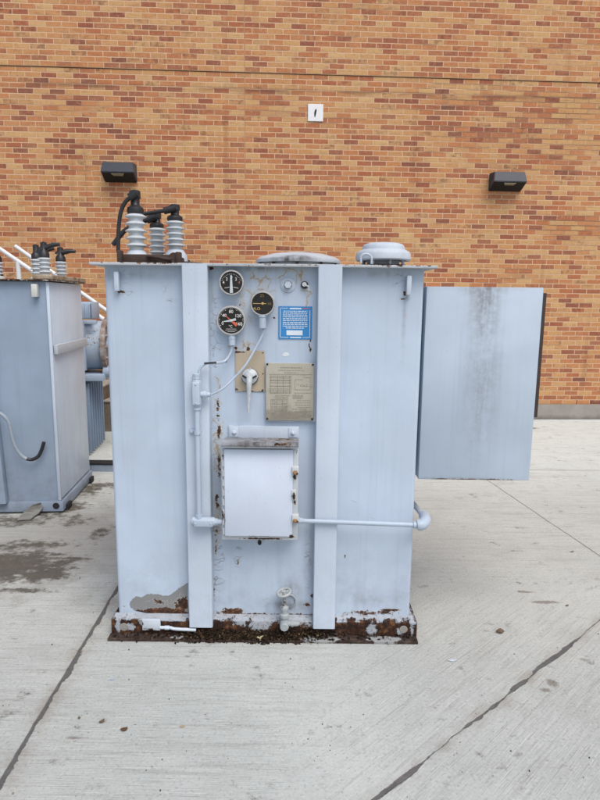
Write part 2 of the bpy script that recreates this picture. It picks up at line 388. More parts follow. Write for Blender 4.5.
    g.color(c); g.bump(g.add(g.mul(g.sub(1.0, mort), 1.0), g.mul(mt, .3)), .006, .6)
    return g
M_BRICK = brick_mat()
def building():
    t = thing('brick_building', 'tan and red brick building wall on a low concrete footing behind the transformers', 'building', (0, WY, 0), R(2.9))
    obj('lower_wall', bx(-14, 14, 0, .35, .205, 4.209), M_BRICK, t, local=True)
    obj('upper_wall', bx(-14, 14, -.010, .35, 4.2185, 7.5), M_BRICK, t, local=True)
    j = G('wall_joint', .9); j.color((.16, .10, .065)); obj('joint_strip', bx(-14, 14, .012, 4.0*.0875, 4.209, 4.2185), j, t, local=True)
    g = G('footing_concrete', .9, 0, .2); P = g.pos(); X, Y, Z = g.sep(P)
    c = g.mix(g.noise(P, 5, 6, .7), (.20, .185, .165), (.40, .375, .34))
    c = g.mix(g.mul(g.ss(g.add(Z, g.mul(g.noise(P, 6, 5, .7), .12)), .14, .04), .8), c, (.11, .10, .09))
    c = g.mix(g.ss(g.noise(P, 90, 4), .55, .75, 0, .5), c, (.12, .11, .10)); g.color(c); g.bump(g.noise(P, 60, 5), .004, .6)
    obj('footing', bx(-14, 14, -.012, .35, -.02, .203), g, t, local=True)
    m = G('roof_coping', .6); m.color((.3, .3, .3)); obj('coping', bx(-14.05, 14.05, -.06, .4, 7.503, 7.58), m, t, local=True)
building()
M_UNDERSHADE = metal('black_tray', (.007, .007, .008), .6, 0, .2)  # shade under the wall lights, put on as a near-black sheet
def wall_light(u0, u1, v0, v1, label):
    s0, z1 = Wl(u0, v0); s1, _ = Wl(u1, v0); zc0 = Wl((u0+u1)/2, v1)[1]
    w = (s1-s0); h = z1-zc0; c = Vector(((s0+s1)/2*math.cos(R(2.9)), WY+(s0+s1)/2*math.sin(R(2.9)), zc0))
    t = thing('wall_light', label, 'wall light', c, R(2.9), 'wall lights on the brick wall')
    g = metal('lamp_housing', (.035, .042, .055), .45, 0, .25, 40, .3)
    bm = bmesh.new(); a = w*.44; b = w*.40
    F_ = [(-a, -.001, h+.0), (a, -.001, h+.0), (a, -.001, .0), (-a, -.001, .0)]
    K = [(-b, -.15, h*.98), (b, -.15, h*.98), (a, -.19, h*.40), (-a, -.19, h*.40)]
    f = [bm.verts.new(p) for p in F_]; k = [bm.verts.new(p) for p in K]
    bm.faces.new(f); bm.faces.new(k)
    for i in range(4): bm.faces.new((f[i], f[(i+1) % 4], k[(i+1) % 4], k[i]))
    bmesh.ops.recalc_face_normals(bm, faces=bm.faces[:]); bmesh.ops.bevel(bm, geom=bm.edges[:], offset=.006, segments=2, affect='EDGES')
    obj('housing', bm, g, t, 30, local=True)
    # lens under the front edge
    l = metal('lamp_lens', (.22, .20, .13), .3, 0, .6, 40); bm = bmesh.new()
    z0 = h*.40; p0 = Vector((0, -.19, z0)); p1 = Vector((0, -.001, .0)); d = (p1-p0).normalized(); n = Vector((0, -d.z, d.y)) ; n = n if n.z < 0 else -n
    pts = []
    for (x, q) in ((-.075, .018), (.075, .018), (.055, .060), (-.055, .060)): pts.append(p0+d*q+n*.001+Vector((x, 0, 0)))
    prism(bm, [q_+n*.003 for q_ in pts], n*.008); obj('lens', bm, l, t, local=True)
    bm = bmesh.new(); prism(bm, [p0+d*q_+n*.0008+Vector((x, 0, 0)) for x, q_ in ((-a+.012, .008), (a-.012, .008), (a-.012, (p1-p0).length-.004), (-a+.012, (p1-p0).length-.004))], n*.002); obj('under_shade', bm, M_UNDERSHADE, t, local=True)
    box_ = bx(-a*.8, a*.8, -.012, -.0005, .055, h*.9); obj('back_plate', box_, g, t, local=True)
wall_light(102, 139, 164, 182.5, 'black wall light on the brick wall above the three tall grey bushings')
wall_light(487, 524, 173.5, 191.5, 'black wall light on the brick wall above the flat grey side box')
# small white plate with a dark slot
s, z = Wl(315.5, 113); c = Vector((s*math.cos(R(2.9)), WY+s*math.sin(R(2.9)), z))
t = thing('cover_plate', 'small square white cover plate with a dark slot high on the brick wall', 'cover plate', c, R(2.9))
g = metal('white_plate', (.72, .73, .74), .5, 0, .05); obj('plate', bx(-.093, .093, -.015, -.001, -.098, .098, bev=.004), g, t, local=True)
bm = bmesh.new(); prism(bm, [Vector(p) for p in ((-.014, -.0165, -.045), (-.004, -.0165, -.052), (.006, -.0165, -.012), (.012, -.0165, .022), (.008, -.0165, .045), (-.008, -.0165, .030), (-.016, -.0165, .0))], (0, .001, 0)); obj('slot', bm, M_DARK, t, local=True)

# ------------------------------------------------------------ main transformer
XL, XR = -.843, .526
MT = thing('transformer', 'large pale blue grey transformer in the foreground with gauges, cabinet and rusty base', 'transformer', (-.16, 3.1, 0))
tank_rust = spl([(265, 615, 175, 5, .80), (370, 613, 60, 5, .72), (142, 606, 24, 9, .7), (160, 612, 30, 5, 1.0), (178, 606, 14, 8, 1.0), (140, 618, 30, 7, .95), (125, 618, 14, 7, .8), (356, 612, 9, 3, .9), (392, 610, 18, 2.6, 1.05), (232, 612, 26, 8, 1.05), (216, 618, 16, 10, 1.1),
                 (219, 462, 3.5, 30, .72), (217, 500, 4, 26, .68), (219, 432, 4, 14, .74), (218, 408, 4, 24, .70), (216, 545, 3, 40, .55), (310, 340, 3, 30, .5), (226, 361, 4, 4, .9), (236, 348, 4, 3, .9), (248, 350, 3, 5, .95), (256, 352, 3, 4, .7), (285, 262, 28, 4, .6),
                 (313, 596, 4, 6, .9), (345, 556, 2.5, 8, .6), (212, 268, 4, 4, .9), (405, 294, 3, 4, .8), (121, 292, 9, 2.5, .8), (238, 563, 2.5, 8, .7), (307, 605, 12, 4, .7), (214, 590, 2.5, 20, .55), (404, 299, 8, 1.5, .8), (240, 305, 3, 3, .7), (275, 318, 3, 3, .7)], TNK)
tank_cracks = spl([(216, 560, 14, 80, .9), (216, 330, 12, 90, .6), (216, 440, 10, 60, .7), (238, 560, 8, 26, .7), (308, 560, 8, 80, .55), (125, 290, 16, 14, .7), (400, 278, 16, 18, .6), (352, 503, 12, 10, .7), (240, 300, 30, 40, .45),
                   (165, 288, 10, 10, .4), (200, 600, 200, 14, .3), (128, 272, 10, 6, .8), (170, 300, 14, 10, .5), (370, 520, 10, 6, .5)])
tank_veins = spl([(292, 275, 30, 14, 1.0), (262, 282, 20, 22, .85), (306, 300, 10, 24, .7), (246, 300, 22, 26, .7), (222, 355, 14, 12, .6), (218, 430, 9, 80, .95), (240, 345, 24, 9, .9), (268, 290, 12, 30, .6), (218, 520, 8, 60, .7)])
tank_dirt_shade = spl([(285, 605, 45, 14, .8), (370, 600, 60, 14, .45), (310, 560, 10, 90, .55), (215, 500, 8, 130, .5), (130, 275, 70, 9, .5), (380, 274, 60, 8, .6), (262, 268, 60, 7, .7), (404, 320, 4, 60, .6), (293, 590, 16, 22, .7), (119, 293, 7, 5, .9), (406, 298, 6, 5, .9), (407, 285, 3, 14, .8), (270, 320, 60, 60, .25), (212, 300, 5, 60, .6), (232, 345, 8, 20, .3), (264, 480, 60, 110, .3)])  # dirt spots, plus shade painted in right of the left stiffener
M_TANK = paint('tank_paint', BLUE, tank_rust, tank_cracks, tank_dirt_shade, tank_veins, lowdirt=.28)
M_STIFF = paint('stiffener_paint', (.50, .575, .665), spl([(343, 556, 1.5, 8, .8), (342, 590, 1.5, 18, .6)], PIL), (), spl([(200, 262, 20, 3, .8), (195, 320, 3, 60, .3)], PIL), lowdirt=.12)
vert_edges = lambda e: abs(e.verts[0].co.z-e.verts[1].co.z) > .1
bm = bx(XL, XR, TNK, 3.62, .088, 1.684, bev=.018, seg=5, edges=vert_edges)
obj('tank', bm, M_TANK, MT, 30)
# the dent/kick of bare grey primer at lower left: peeled paint, a skin 0.8 mm thick
pts = [(188, 583), (180, 588), (176, 591), (170, 595), (163, 596), (158, 594), (152, 594), (147, 594), (142, 597), (136, 596), (132, 600), (129.5, 604), (131, 608), (136, 611), (150, 613.5), (189, 613.5)]
def jag(pts, n=4, a=.9):
    out = []
    for p, q in zip(pts, pts[1:]+pts[:1]):
        for i in range(n):
            t = i/n; out.append((p[0]+(q[0]-p[0])*t+random.uniform(-a, a)*(i > 0), p[1]+(q[1]-p[1])*t+random.uniform(-a, a)*(i > 0)))
    return out
bm = bmesh.new(); prism(bm, [at(u, v, TNK-.0012) for u, v in jag(pts)], (0, .001, 0))
g = paint('primer_grey', (.215, .22, .222), spl([(165, 612, 40, 8, 1.3), (183, 604, 14, 14, 1.2), (142, 613, 20, 5, 1.1), (160, 602, 22, 8, .6)]), lowdirt=.2, rough=.6); o = obj('bare_primer_patch', bm, g, MT); o['label'] = 'bare grey primer where paint peeled off'
for x0, x1 in ((-.500, -.392), (.070, .172)):
    bm = bmesh.new(); box(bm, x0, x1, PIL, TNK-.0005, .055, 1.694, bev=.007, seg=3, edges=vert_edges); obj('stiffener', bm, M_STIFF, MT, 30)
# top cover with drip edge
M_TOP = paint('cover_paint', (.44, .47, .50), spl([(150, 262, 70, 3, .75), (400, 265, 60, 3, .6), (300, 265, 200, 2.5, .4)], PIL), dirt_shade=spl([(260, 262, 200, 6, .5)], PIL), rough=.6)
bm = bx(-.885, .569, 2.555, 3.66, 1.686, 1.698, bev=.003)
for v in bm.verts:                    # cover plate is slightly wavy
    v.co.z += .002*math.sin(v.co.x*9)
obj('top_cover', bm, M_TOP, MT)
bm = bmesh.new(); lathe(bm, (0, 0, 0), (0, 0, 1), [(0, 0), (.001, 0)], 3); bm.free()
# base: channel web, ledge and bottom flange
base_paint = [(142, 621, 5, 9, 1.4), (129, 627, 9, 6, 1.1), (118, 626, 5, 11, 1.1), (292, 622, 24, 6, 1.2), (262, 624, 22, 11, 1.1), (240, 623, 12, 7, .8), (372, 629, 9, 9, 1.4), (350, 618, 70, 3.2, 1.5), (385, 618, 40, 4, 1.8), (218, 618, 100, 2.5, .5), (300, 620, 30, 6, .9), (150, 618, 46, 3, 1.1), (412, 630, 4, 14, 1.0), (400, 632, 8, 7, 1.2), (170, 620, 20, 3, .9), (308, 624, 14, 6, .8)]
g = G('rusted_base', .9, 0, .2); P = g.pos(); X, Y, Z = g.sep(P)
rc = g.ramp(g.noise(P, 26, 7, .75), [(.34, (.012, .009, .008)), (.47, (.030, .017, .013)), (.56, (.075, .034, .018)), (.65, (.17, .08, .035)), (.76, (.30, .21, .13))])
f = g.add(g.field(X, Z, spl(base_paint, WEB)), g.add(g.mul(g.sub(g.noise(P, 22, 8, .8), .5), 2.6), g.mul(g.sub(g.noise(P, 90, 4, .8), .5), 1.2)))
f = g.add(f, g.mul(g.ss(g.add(Z, g.mul(g.sub(g.noise(g.vec(g.mul(X, 22), 0.0, g.mul(Z, 12)), 1, 6, .8), .3), .07)), .080, .115), .85))
pc = g.mix(g.noise(P, 18, 5), (.26, .29, .32), (.44, .48, .53)); pc = g.mix(g.ss(g.noise(P, 50, 5, .7), .5, .68), pc, (.24, .22, .2))
c = g.mix(g.ss(f, .36, .50), rc, pc); g.color(c); g.bump(g.add(g.noise(P, 45, 6, .7), g.ss(f, .40, .46)), .005, .9)
M_BASE = g
bm = bmesh.new(); box(bm, XL-.022, XR+.028, WEB, 3.66, .008, .080, bev=.003)
prism(bm, [Vector(p) for p in ((XL-.012, WEB+.004, .080), (XL-.012, TNK+.002, .080), (XL-.012, TNK+.002, .092))], (XR-XL+.03, 0, 0))
obj('base_channel', bm, M_BASE, MT)
g = G('rusted_flange', .9, 0, .2); P = g.pos(); X, Y, Z = g.sep(P)
rc = g.ramp(g.noise(P, 22, 7, .75), [(.35, (.018, .013, .012)), (.5, (.045, .030, .024)), (.6, (.085, .062, .05)), (.72, (.2, .17, .15))])
f = g.add(g.field(X, Y, [(.09, FLG+.02, .16, .04, 1.1), (.40, FLG+.02, .13, .04, 1.2), (-.55, FLG+.02, .06, .03, .9)]), g.mul(g.sub(g.noise(P, 18, 6, .7), .5), 1.4))
g.color(g.mix(g.ss(f, .4, .55), rc, (.30, .31, .31))); g.bump(g.noise(P, 45, 6, .7), .005, .9)
bm = bx(XL-.026, XR+.026, FLG, WEB-.0005, .0005, .013, bev=.002); obj('base_flange', bm, g, MT)
# lifting lugs near the top corners
for (u, v0, v1) in ((116, 271.5, 291), (409.5, 275.5, 295)):
    p0, p1 = at(u, v0, TNK-.03), at(u, v1, TNK-.03); bm = bmesh.new()
    box(bm, p0.x-.010, p0.x+.010, TNK-.034, TNK-.010, p1.z, p0.z, bev=.003); box(bm, p0.x-.006, p0.x+.006, TNK-.012, TNK-.0005, p1.z+.01, p1.z+.03)
    obj('lifting_lug', bm, M_STIFF, MT, 30)
# grilles of cobweb under the lugs left out; weld plug, flanged port
c = at(288, 285, TNK); bm = bmesh.new(); disc(bm, c, (0, -1, 0), .032, .006, 32); disc(bm, c+Vector((0, -.006, 0)), (0, -1, 0), .016, .018, 6); lathe(bm, c, (0, -1, 0), [(.024, .006), (.024, .010), (.019, .010)], 32)
obj('round_port', bm, M_STIFF, MT, 30)
c = at(304.5, 285, TNK); bm = bmesh.new(); disc(bm, c, (0, -1, 0), .016, .010, 20); obj('plug', bm, M_BROWN, MT, 30)
bm = bmesh.new(); disc(bm, c+Vector((-.001, -.010, .002)), (0, -1, 0), .010, .012, 20); tube(bm, [c+Vector((0, -.02, 0)), c+Vector((.018, -.022, -.006)), c+Vector((.018, -.02, -.022))], .0035, 8, False); obj('valve_tip', bm, M_BRIGHT, MT, 30)
# manhole dome on the cover
p = at(298, 262, 2.80); g = paint('dome_paint', (.46, .50, .54), dirt_shade=[(p.x-.02, p.z+.004, .14, .022, 1.5)], dirt_shade_col=(.05, .045, .04))  # the dark spot paints in the shaded gap under the dome
rr = .192; cz = 1.6995
bm = bmesh.new(); lathe(bm, (p.x, 2.80, cz), (0, 0, 1), [(rr*.86, 0), (rr*.86, .012), (rr*.99, .012), (rr, .018), (rr*.985, .028), (rr*.88, .040), (rr*.62, .053), (rr*.3, .060), (0, .062)], 64)
o = obj('manhole_cover', bm, g, MT, 40); o['label'] = 'low domed round manhole cover'
mh = o
for i in range(10):
    a = i*math.pi/5+.3; bm = bmesh.new(); disc(bm, (p.x+math.cos(a)*rr*.92, 2.80+math.sin(a)*rr*.92, cz), (0, 0, 1), .007, .014, 6); obj('bolt', bm, M_BROWN, mh)
# mushroom vent
p = at(383, 262, 2.86); cx = p.x
bm = bmesh.new(); lathe(bm, (cx, 2.86, 1.7), (0, 0, 1), [(.075, 0), (.075, .030), (.122, .030), (.128, .036), (.127, .058), (.121, .070), (.106, .078), (.099, .081), (.097, .094), (.090, .104), (.070, .110), (.035, .114), (0, .115)], 56)
v = obj('vent_cap', bm, M_CAPS, MT, 40); v['label'] = 'round stepped grey vent cap'
bm = bmesh.new(); lathe(bm, (cx, 2.86, 1.70), (0, 0, 1), [(.11, .0), (.11, .012), (.07, .012)], 40); obj('vent_flange', bm, M_DARK, v)
for i in range(8):
    a = i*math.pi/4+.2; bm = bmesh.new(); disc(bm, (cx+math.cos(a)*.098, 2.86+math.sin(a)*.098, 1.70), (0, 0, 1), .006, .034, 8); obj('standoff', bm, M_CAPS, v)
q = [at(361, 263, 2.73), at(361, 257, 2.73), at(363.5, 254.5, 2.73), at(367, 254, 2.73), at(370, 255.5, 2.73), at(371.5, 258, 2.73), at(371.5, 264, 2.73)]
bm = bmesh.new(); tube(bm, q, .005, 10); obj('lifting_eye', bm, M_CAPS, MT, 40)

# bushings ----------------------------------------------------------
def shed_profile(n, r, core, h):      # stacked porcelain sheds, from bottom up
    pr = [(0, 0), (core, 0)]; st = h/n
    for i in range(n):
        z = i*st; pr += [(core, z+st*.05), (core, z+st*.40), (r*.90, z+st*.50), (r, z+st*.56), (r, z+st*.66), (r*.93, z+st*.74), (core*1.12, z+st*.90)]
    return pr+[(core, h), (0, h)]
bt = (-.73, 2.8, 1.70)
# dark base casting common to the three bushings
bm = bmesh.new()
a, b = at(123, 255, 2.68), at(183, 262, 2.68)
box(bm, a.x, at(176, 255, 2.68).x, 2.66, 3.02, 1.7005, at(140, 254.5, 2.68).z, bev=.006)
lathe(bm, ((a.x+b.x)/2+.02, 2.84, 1.7005), (0, 0, 1), [(0, 0), (.185, 0), (.185, .010), (.0, .012)], 40, 1.0)
lug = at(173, 258, 2.62)
disc(bm, (lug.x, 2.655, 1.722), (0, -1, 0), .022, .02, 20)
box(bm, at(176, 250, 2.64).x, at(181, 250, 2.64).x, 2.625, 2.66, 1.7005, at(178, 252, 2.64).z, bev=.003)
box(bm, at(117, 250, 2.64).x, at(121.5, 250, 2.64).x, 2.63, 2.67, 1.7005, at(118, 250, 2.64).z, bev=.004)
tube(bm, [at(147, 256, 2.65), at(156, 257, 2.64), at(166, 259, 2.64), at(172, 259, 2.64)], .008, 8)
o = obj('bushing_base', bm, M_BROWN, MT, 30); o['label'] = 'dark rusty base casting under the bushings'
def bushing(u, vt, vb, vcap, rpx, Y, n):
    T0, B0, C0 = at(u, vt, Y), at(u, vb, Y), at(u, vcap, Y); px = Y/F*1.0
    r = rpx*px; bm = bmesh.new(); lathe(bm, (T0.x, Y, B0.z), (0, 0, 1), shed_profile(n, r, r*.66, T0.z-B0.z), 40)
    e = obj('bushing', bm, M_PORC, MT, 50)
    bm = bmesh.new(); zb = 1.7; lathe(bm, (T0.x, Y, zb), (0, 0, 1), [(0, 0), (r*1.25, 0), (r*1.25, .012), (r*1.1, B0.z-zb-.028 if B0.z-zb > .05 else .014), (r*.8, B0.z-zb-.006), (r*.64, B0.z-zb)], 32)
    obj('bushing_flange', bm, M_CAPS, e, 40)
    hc = C0.z-T0.z; bm = bmesh.new()
    lathe(bm, (T0.x, Y, T0.z), (0, 0, 1), [(0, 0), (r*.72, 0), (r*.80, hc*.10), (r*.74, hc*.26), (r*.50, hc*.34), (r*.42, hc*.40), (r*.42, hc*.62), (r*.52, hc*.66), (r*.52, hc*.95), (r*.40, hc), (0, hc)], 24)
    obj('terminal_cap', bm, M_BLACK, e, 40); return e, T0, C0
e1, _, _ = bushing(135.5, 214, 250, 190.5, 10.2, 2.72, 5)
e2, _, _ = bushing(156.8, 228, 256, 213, 8.7, 3.00, 5)
e3, _, _ = bushing(175, 221, 249, 204.5, 9.6, 2.90, 5)
Y1 = 2.70
bm = bmesh.new(); tube(bm, [at(135, 196.5, Y1), at(129, 198.5, Y1), at(123.5, 205, Y1), at(120, 216, Y1), at(118.6, 230, Y1), at(118.2, 243, Y1), at(118.2, 252, Y1)], .0088, 12); tube(bm, [at(137, 193, Y1), at(129.8, 197.8, Y1)], .019, 14, False)
obj('cable', bm, M_BLACK, MT, 50)
Y2 = 2.98
bm = bmesh.new(); tube(bm, [at(155, 218, Y2), at(148, 219.5, Y2), at(139, 224, Y2), at(127, 229, Y2), at(120, 236, Y2), at(113, 245, Y2)], .0115, 12); tube(bm, [at(156, 216.5, Y2), at(147, 220.5, Y2)], .017, 14, False); obj('cable', bm, M_BLACK, MT, 50)
Y3 = 2.88
bm = bmesh.new(); tube(bm, [at(173, 208.5, Y3), at(165, 210.5, Y3), at(154, 212.5, Y3), at(142, 214.5, Y3), at(133, 217, Y3)], .0095, 12); tube(bm, [at(176, 208, Y3), at(164, 211, Y3)], .016, 14, False); obj('cable', bm, M_BLACK, MT, 50)

# gauges ------------------------------------------------------------
def arc_pts(c, r, deg): a = R(deg); return c+Vector((math.cos(a)*r, 0, math.sin(a)*r))
def gauge(u, v, rpx, label, dep=.045):
    c = at(u, v, TNK-dep); r = rpx*(TNK-dep)/F*1.0
    g_ = bpy.data.objects.new('gauge', None); COL.objects.link(g_); g_.parent = MT; g_.location = -MT.location; g_['label'] = label
    bm = bmesh.new(); lathe(bm, (c.x, TNK-.0005, c.z), (0, -1, 0), [(0, 0), (r*.80, 0), (r*.80, dep*.5), (r*.97, dep*.6), (r, dep*.75), (r, dep*1.05), (r*.96, dep*1.15), (r*.885, dep*1.15), (r*.875, dep*1.0), (0, dep*1.0)], 56)
    def sub(name, bm, m):
        o = obj(name, bm, m, None, 40); o.parent = g_; return o
    sub('gauge_case', bm, M_RIM)
    bm = bmesh.new(); lathe(bm, (c.x, TNK-.0005-dep, c.z), (0, -1, 0), [(r*.872, .0), (r*.872, .0012), (0, .0012)], 56); sub('dial_face', bm, M_DIAL)
    return g_, Vector((c.x, TNK-.0005-dep-.0022, c.z)), r, sub
def bar(bm, a, b, w, t=.0008, w2=None):
    a, b = Vector(a), Vector(b); d = (b-a).normalized(); n = Vector((-d.z, 0, d.x)); w2 = w if w2 is None else w2
    prism(bm, [a-n*w/2, b-n*w2/2, b+n*w2/2, a+n*w/2], (0, -t, 0))
g1, c, r, sub = gauge(231.5, 282.6, 12.2, 'upper left pressure gauge with one white needle upright')
bm = bmesh.new()
for a in range(20, 161, 10): bar(bm, arc_pts(c+Vector((0,0,-r*.12)), r*.76, a), arc_pts(c+Vector((0,0,-r*.12)), r*.84, a), .0010)
for s_, x, z in (('2', -.37, .27), ('2', .37, .27), ('4', -.64, .0), ('0', 0, .42)): text_bm(bm, s_, r*.33, facing(c+Vector((r*x, 0, r*z))))
bar(bm, c+Vector((-r*.55, 0, -r*.44)), c+Vector((-r*.16, 0, -r*.36)), .0016); bar(bm, c+Vector((r*.55, 0, -r*.44)), c+Vector((r*.16, 0, -r*.36)), .0016)
sub('dial_marks', bm, M_WHITE)
bm = bmesh.new(); text_bm(bm, '4', r*.33, facing(c+Vector((r*.62, 0, 0)))); sub('dial_red_mark', bm, metal('dim_red', (.38, .14, .12), .5))
bm = bmesh.new(); bar(bm, c+Vector((0, -.002, -r*.82)), c+Vector((-r*.02, -.002, r*.58)), r*.26, .0012, r*.12); sub('needle', bm, M_BRIGHT)
g2, c, r, sub = gauge(231.2, 320.6, 14.6, 'lower left temperature gauge marked 0 to 160 in degrees C')
bm = bmesh.new()
for i in range(33):
    a = 205-i*230/32; bar(bm, arc_pts(c, r*(.80 if i % 4 else .76), a), arc_pts(c, r*.85, a), .0009 if i % 4 else .0018)
for s_, x, z in (('0', -.58, -.20), ('40', -.46, .34), ('80', 0, .60), ('120', .47, .32), ('160', .53, -.22)): text_bm(bm, s_, r*.30, facing(c+Vector((r*x, 0, r*z))))
text_bm(bm, '°C', r*.24, facing(c+Vector((-.04*r, 0, -.40*r))))
for k, wd in enumerate((.34, .40, .26)): bar(bm, c+Vector((-r*wd, 0, -r*(.56+k*.09))), c+Vector((r*wd, 0, -r*(.56+k*.09))), .0009)
sub('dial_marks', bm, M_WHITE)
bm = bmesh.new(); bar(bm, c+Vector((0, -.002, 0)), arc_pts(c, r*.62, 187)+Vector((0, -.002, 0)), r*.15, .001, r*.03); bar(bm, c+Vector((-.02*r, -.002, .0)), arc_pts(c, r*.34, 18)+Vector((0, -.002, 0)), r*.10, .001, r*.17); disc(bm, c+Vector((0, -.001, 0)), (0, -1, 0), r*.10, .005, 16); sub('needle', bm, M_BRIGHT)
bm = bmesh.new(); bar(bm, c+Vector((0, -.001, 0)), arc_pts(c, r*.5, -38)+Vector((0, -.001, 0)), r*.10, .0008, r*.24); bar(bm, c+Vector((0, -.001, 0)), arc_pts(c, r*.55, 138)+Vector((0, -.001, 0)), r*.08, .0008, r*.03); sub('red_pointer', bm, M_RED)
g3, c, r, sub = gauge(262.6, 303.6, 12.2, 'right liquid level gauge with a thin gold needle lying level')
bm = bmesh.new(); text_bm(bm, 'LO', r*.34, facing(c+Vector((-r*.40, 0, -r*.42)))); bar(bm, c+Vector((-r*.78, -.001, -r*.0)), c+Vector((r*.30, -.001, 0)), .0022); disc(bm, c+Vector((0, -.001, 0)), (0, -1, 0), r*.11, .005, 16)
disc(bm, c+Vector((-r*.68, 0, -r*.38)), (0, -1, 0), r*.05, .001, 10, .0002); sub('gold_marks', bm, M_GOLD)
bm = bmesh.new(); text_bm(bm, '25', r*.36, facing(c+Vector((-r*.05, 0, r*.64)))); text_bm(bm, 'HI', r*.32, facing(c+Vector((r*.56, 0, -r*.02))))
for a in range(210, -31, -20): bar(bm, arc_pts(c, r*.76, a), arc_pts(c, r*.82, a), .0010)
sub('dim_marks', bm, M_GOLDD)
bm = bmesh.new(); tt = at(262.5, 315.5, TNK-.035); p2 = at(264, 328.5, TNK-.035); disc(bm, tt, (0, 0, -1), .0165, tt.z-p2.z, 24); disc(bm, tt+Vector((0, 0, .004)), (0, 0, -1), .020, .012, 8); sub('gauge_stem', bm, M_PIPE)
sub2 = lambda name, bm, m: setattr(obj(name, bm, m, None, 40), 'parent', g2)
bm = bmesh.new(); tt = at(232, 334.5, TNK-.035); p2 = at(232, 345.5, TNK-.035); disc(bm, tt, (0, 0, -1), .0145, tt.z-p2.z, 24); disc(bm, tt+Vector((0, 0, -.012)), (0, 0, -1), .0165, .008, 8); sub2('gauge_stem', bm, M_PIPE)
# capillary tubes from the gauges to the junction fitting
YC = PIL-.030
bm = bmesh.new(); tube(bm, [at(232, 345, TNK-.035), at(230.5, 353, TNK-.035), at(225, 361, TNK-.05), at(216, 363, PIL-.04), at(206, 363.5, YC), at(200.5, 368, YC), at(198.8, 374, YC)], .0058, 10); o = obj('capillary_tube', bm, M_PIPE, MT, 50)
bm = bmesh.new(); tube(bm, [at(216.5, 362.6, PIL-.046), at(211, 362.8, PIL-.047), at(204.5, 363.3, YC-.006)], .0038, 10); obj('bare_cable', bm, M_BLACK, o, 50)
bm = bmesh.new(); tube(bm, [at(264, 328, TNK-.035), at(262, 336, TNK-.035), at(254, 351, TNK-.05), at(245, 366, TNK-.07), at(234, 378, TNK-.075), at(222, 389, PIL-.035), at(211.5, 394.5, YC)], .0052, 10); obj('capillary_tube', bm, M_PIPE, MT, 50)
# conduit body (long oval fitting), riser, clamp, bottom fitting
bm = bmesh.new(); a, b = at(196.5, 378.5, YC), at(197.2, 407.5, YC); xx = a.x
lathe(bm, (xx, YC, b.z), (0, 0, 1), [(0, 0), (.013, .0), (.019, .010), (.0205, .02), (.0205, a.z-b.z-.02), (.019, a.z-b.z-.01), (.013, a.z-b.z), (0, a.z-b.z)], 24)
box(bm, xx-.017, xx+.017, YC-.026, YC-.015, b.z+.012, a.z-.012, bev=.006, seg=3)
for z in (b.z+.022, a.z-.022): disc(bm, (xx, YC-.026, z), (0, -1, 0), .0045, .003, 10)
disc(bm, (xx, YC, a.z-.002), (0, 0, 1), .0175, .014, 8); disc(bm, (xx, YC, a.z+.012), (0, 0, 1), .0165, .010, 20)
disc(bm, (xx, YC, b.z+.002), (0, 0, -1), .0165, .014, 8)
p = at(202, 394.5, YC); disc(bm, (xx+.012, YC, p.z), (1, 0, 0), .0135, .026, 20); disc(bm, (xx+.030, YC, p.z), (1, 0, 0), .0155, .014, 8); disc(bm, (xx+.044, YC, p.z), (1, 0, 0), .011, .014, 16)
obj('conduit_fitting', bm, M_PIPE, MT, 35)
b2 = at(197.8, 517, YC)
bm = bmesh.new(); tube(bm, [(xx, YC, b.z), (xx, YC, b2.z)], .0118, 20, False); disc(bm, (xx, YC, b2.z+.012), (0, 0, -1), .0165, .022, 8); obj('conduit', bm, M_PIPE, MT, 40)
p = at(193, 431, PIL); bm = bmesh.new(); box(bm, xx-.038, xx-.010, PIL-.012, PIL-.0005, p.z-.010, p.z+.012, bev=.003); disc(bm, (xx-.028, PIL-.012, p.z), (0, -1, 0), .007, .006, 6)
lathe(bm, (xx, YC, p.z-.007), (0, 0, 1), [(.0125, 0), (.0155, 0), (.0155, .015), (.0125, .015)], 20); obj('conduit_clamp', bm, M_PIPE, MT, 35)
bm = bmesh.new(); a = at(191, 521.5, YC); b = at(216, 521.5, YC)
lathe(bm, (a.x, YC, a.z), (1, 0, 0), [(0, 0), (.014, .001), (.021, .010), (.021, b.x-a.x-.010), (.014, b.x-a.x), (0, b.x-a.x)], 24)
box(bm, a.x+.014, b.x-.012, YC-.027, YC-.015, a.z-.017, a.z+.017, bev=.006, seg=3)
for x in (a.x+.022, b.x-.020): disc(bm, (x, YC-.027, a.z), (0, -1, 0), .0045, .003, 10)
disc(bm, (b.x-.002, YC, a.z), (1, 0, 0), .016, .012, 8); disc(bm, (b.x+.008, YC, a.z), (1, 0, 0), .012, .05, 20); obj('conduit_fitting', bm, M_PIPE, MT, 35)

# tap changer handle on its tan plate
YP = TNK
g = paint('tan_plate', (.44, .375, .28), spl([(237, 352, 20, 2, .8), (236, 389, 4, 2.5, .8), (262, 391, 3, 3, .8), (250, 391, 22, 1.6, .7)]), rough=.6)
a, b = at(235.3, 350.5, YP), at(264.8, 391.6, YP); bm = bmesh.new(); box(bm, a.x, b.x, TNK-.0055, TNK-.0005, b.z, a.z, bev=.001)
o = obj('indicator_plate', bm, g, MT)
for x in (a.x+.008, b.x-.008):
    for z in (a.z-.008, b.z+.008, (a.z+b.z)/2-.01): bm = bmesh.new(); disc(bm, (x, TNK-.0055, z), (0, -1, 0), .0032, .0025, 8); obj('rivet', bm, M_BROWN, o)
c = at(249.8, 377, TNK-.02); bm = bmesh.new(); disc(bm, (c.x, TNK-.0055, c.z), (0, -1, 0), .037, .008, 32); o = obj('tap_switch', bm, metal('switch_ring', (.12, .13, .15), .5), MT, 40)
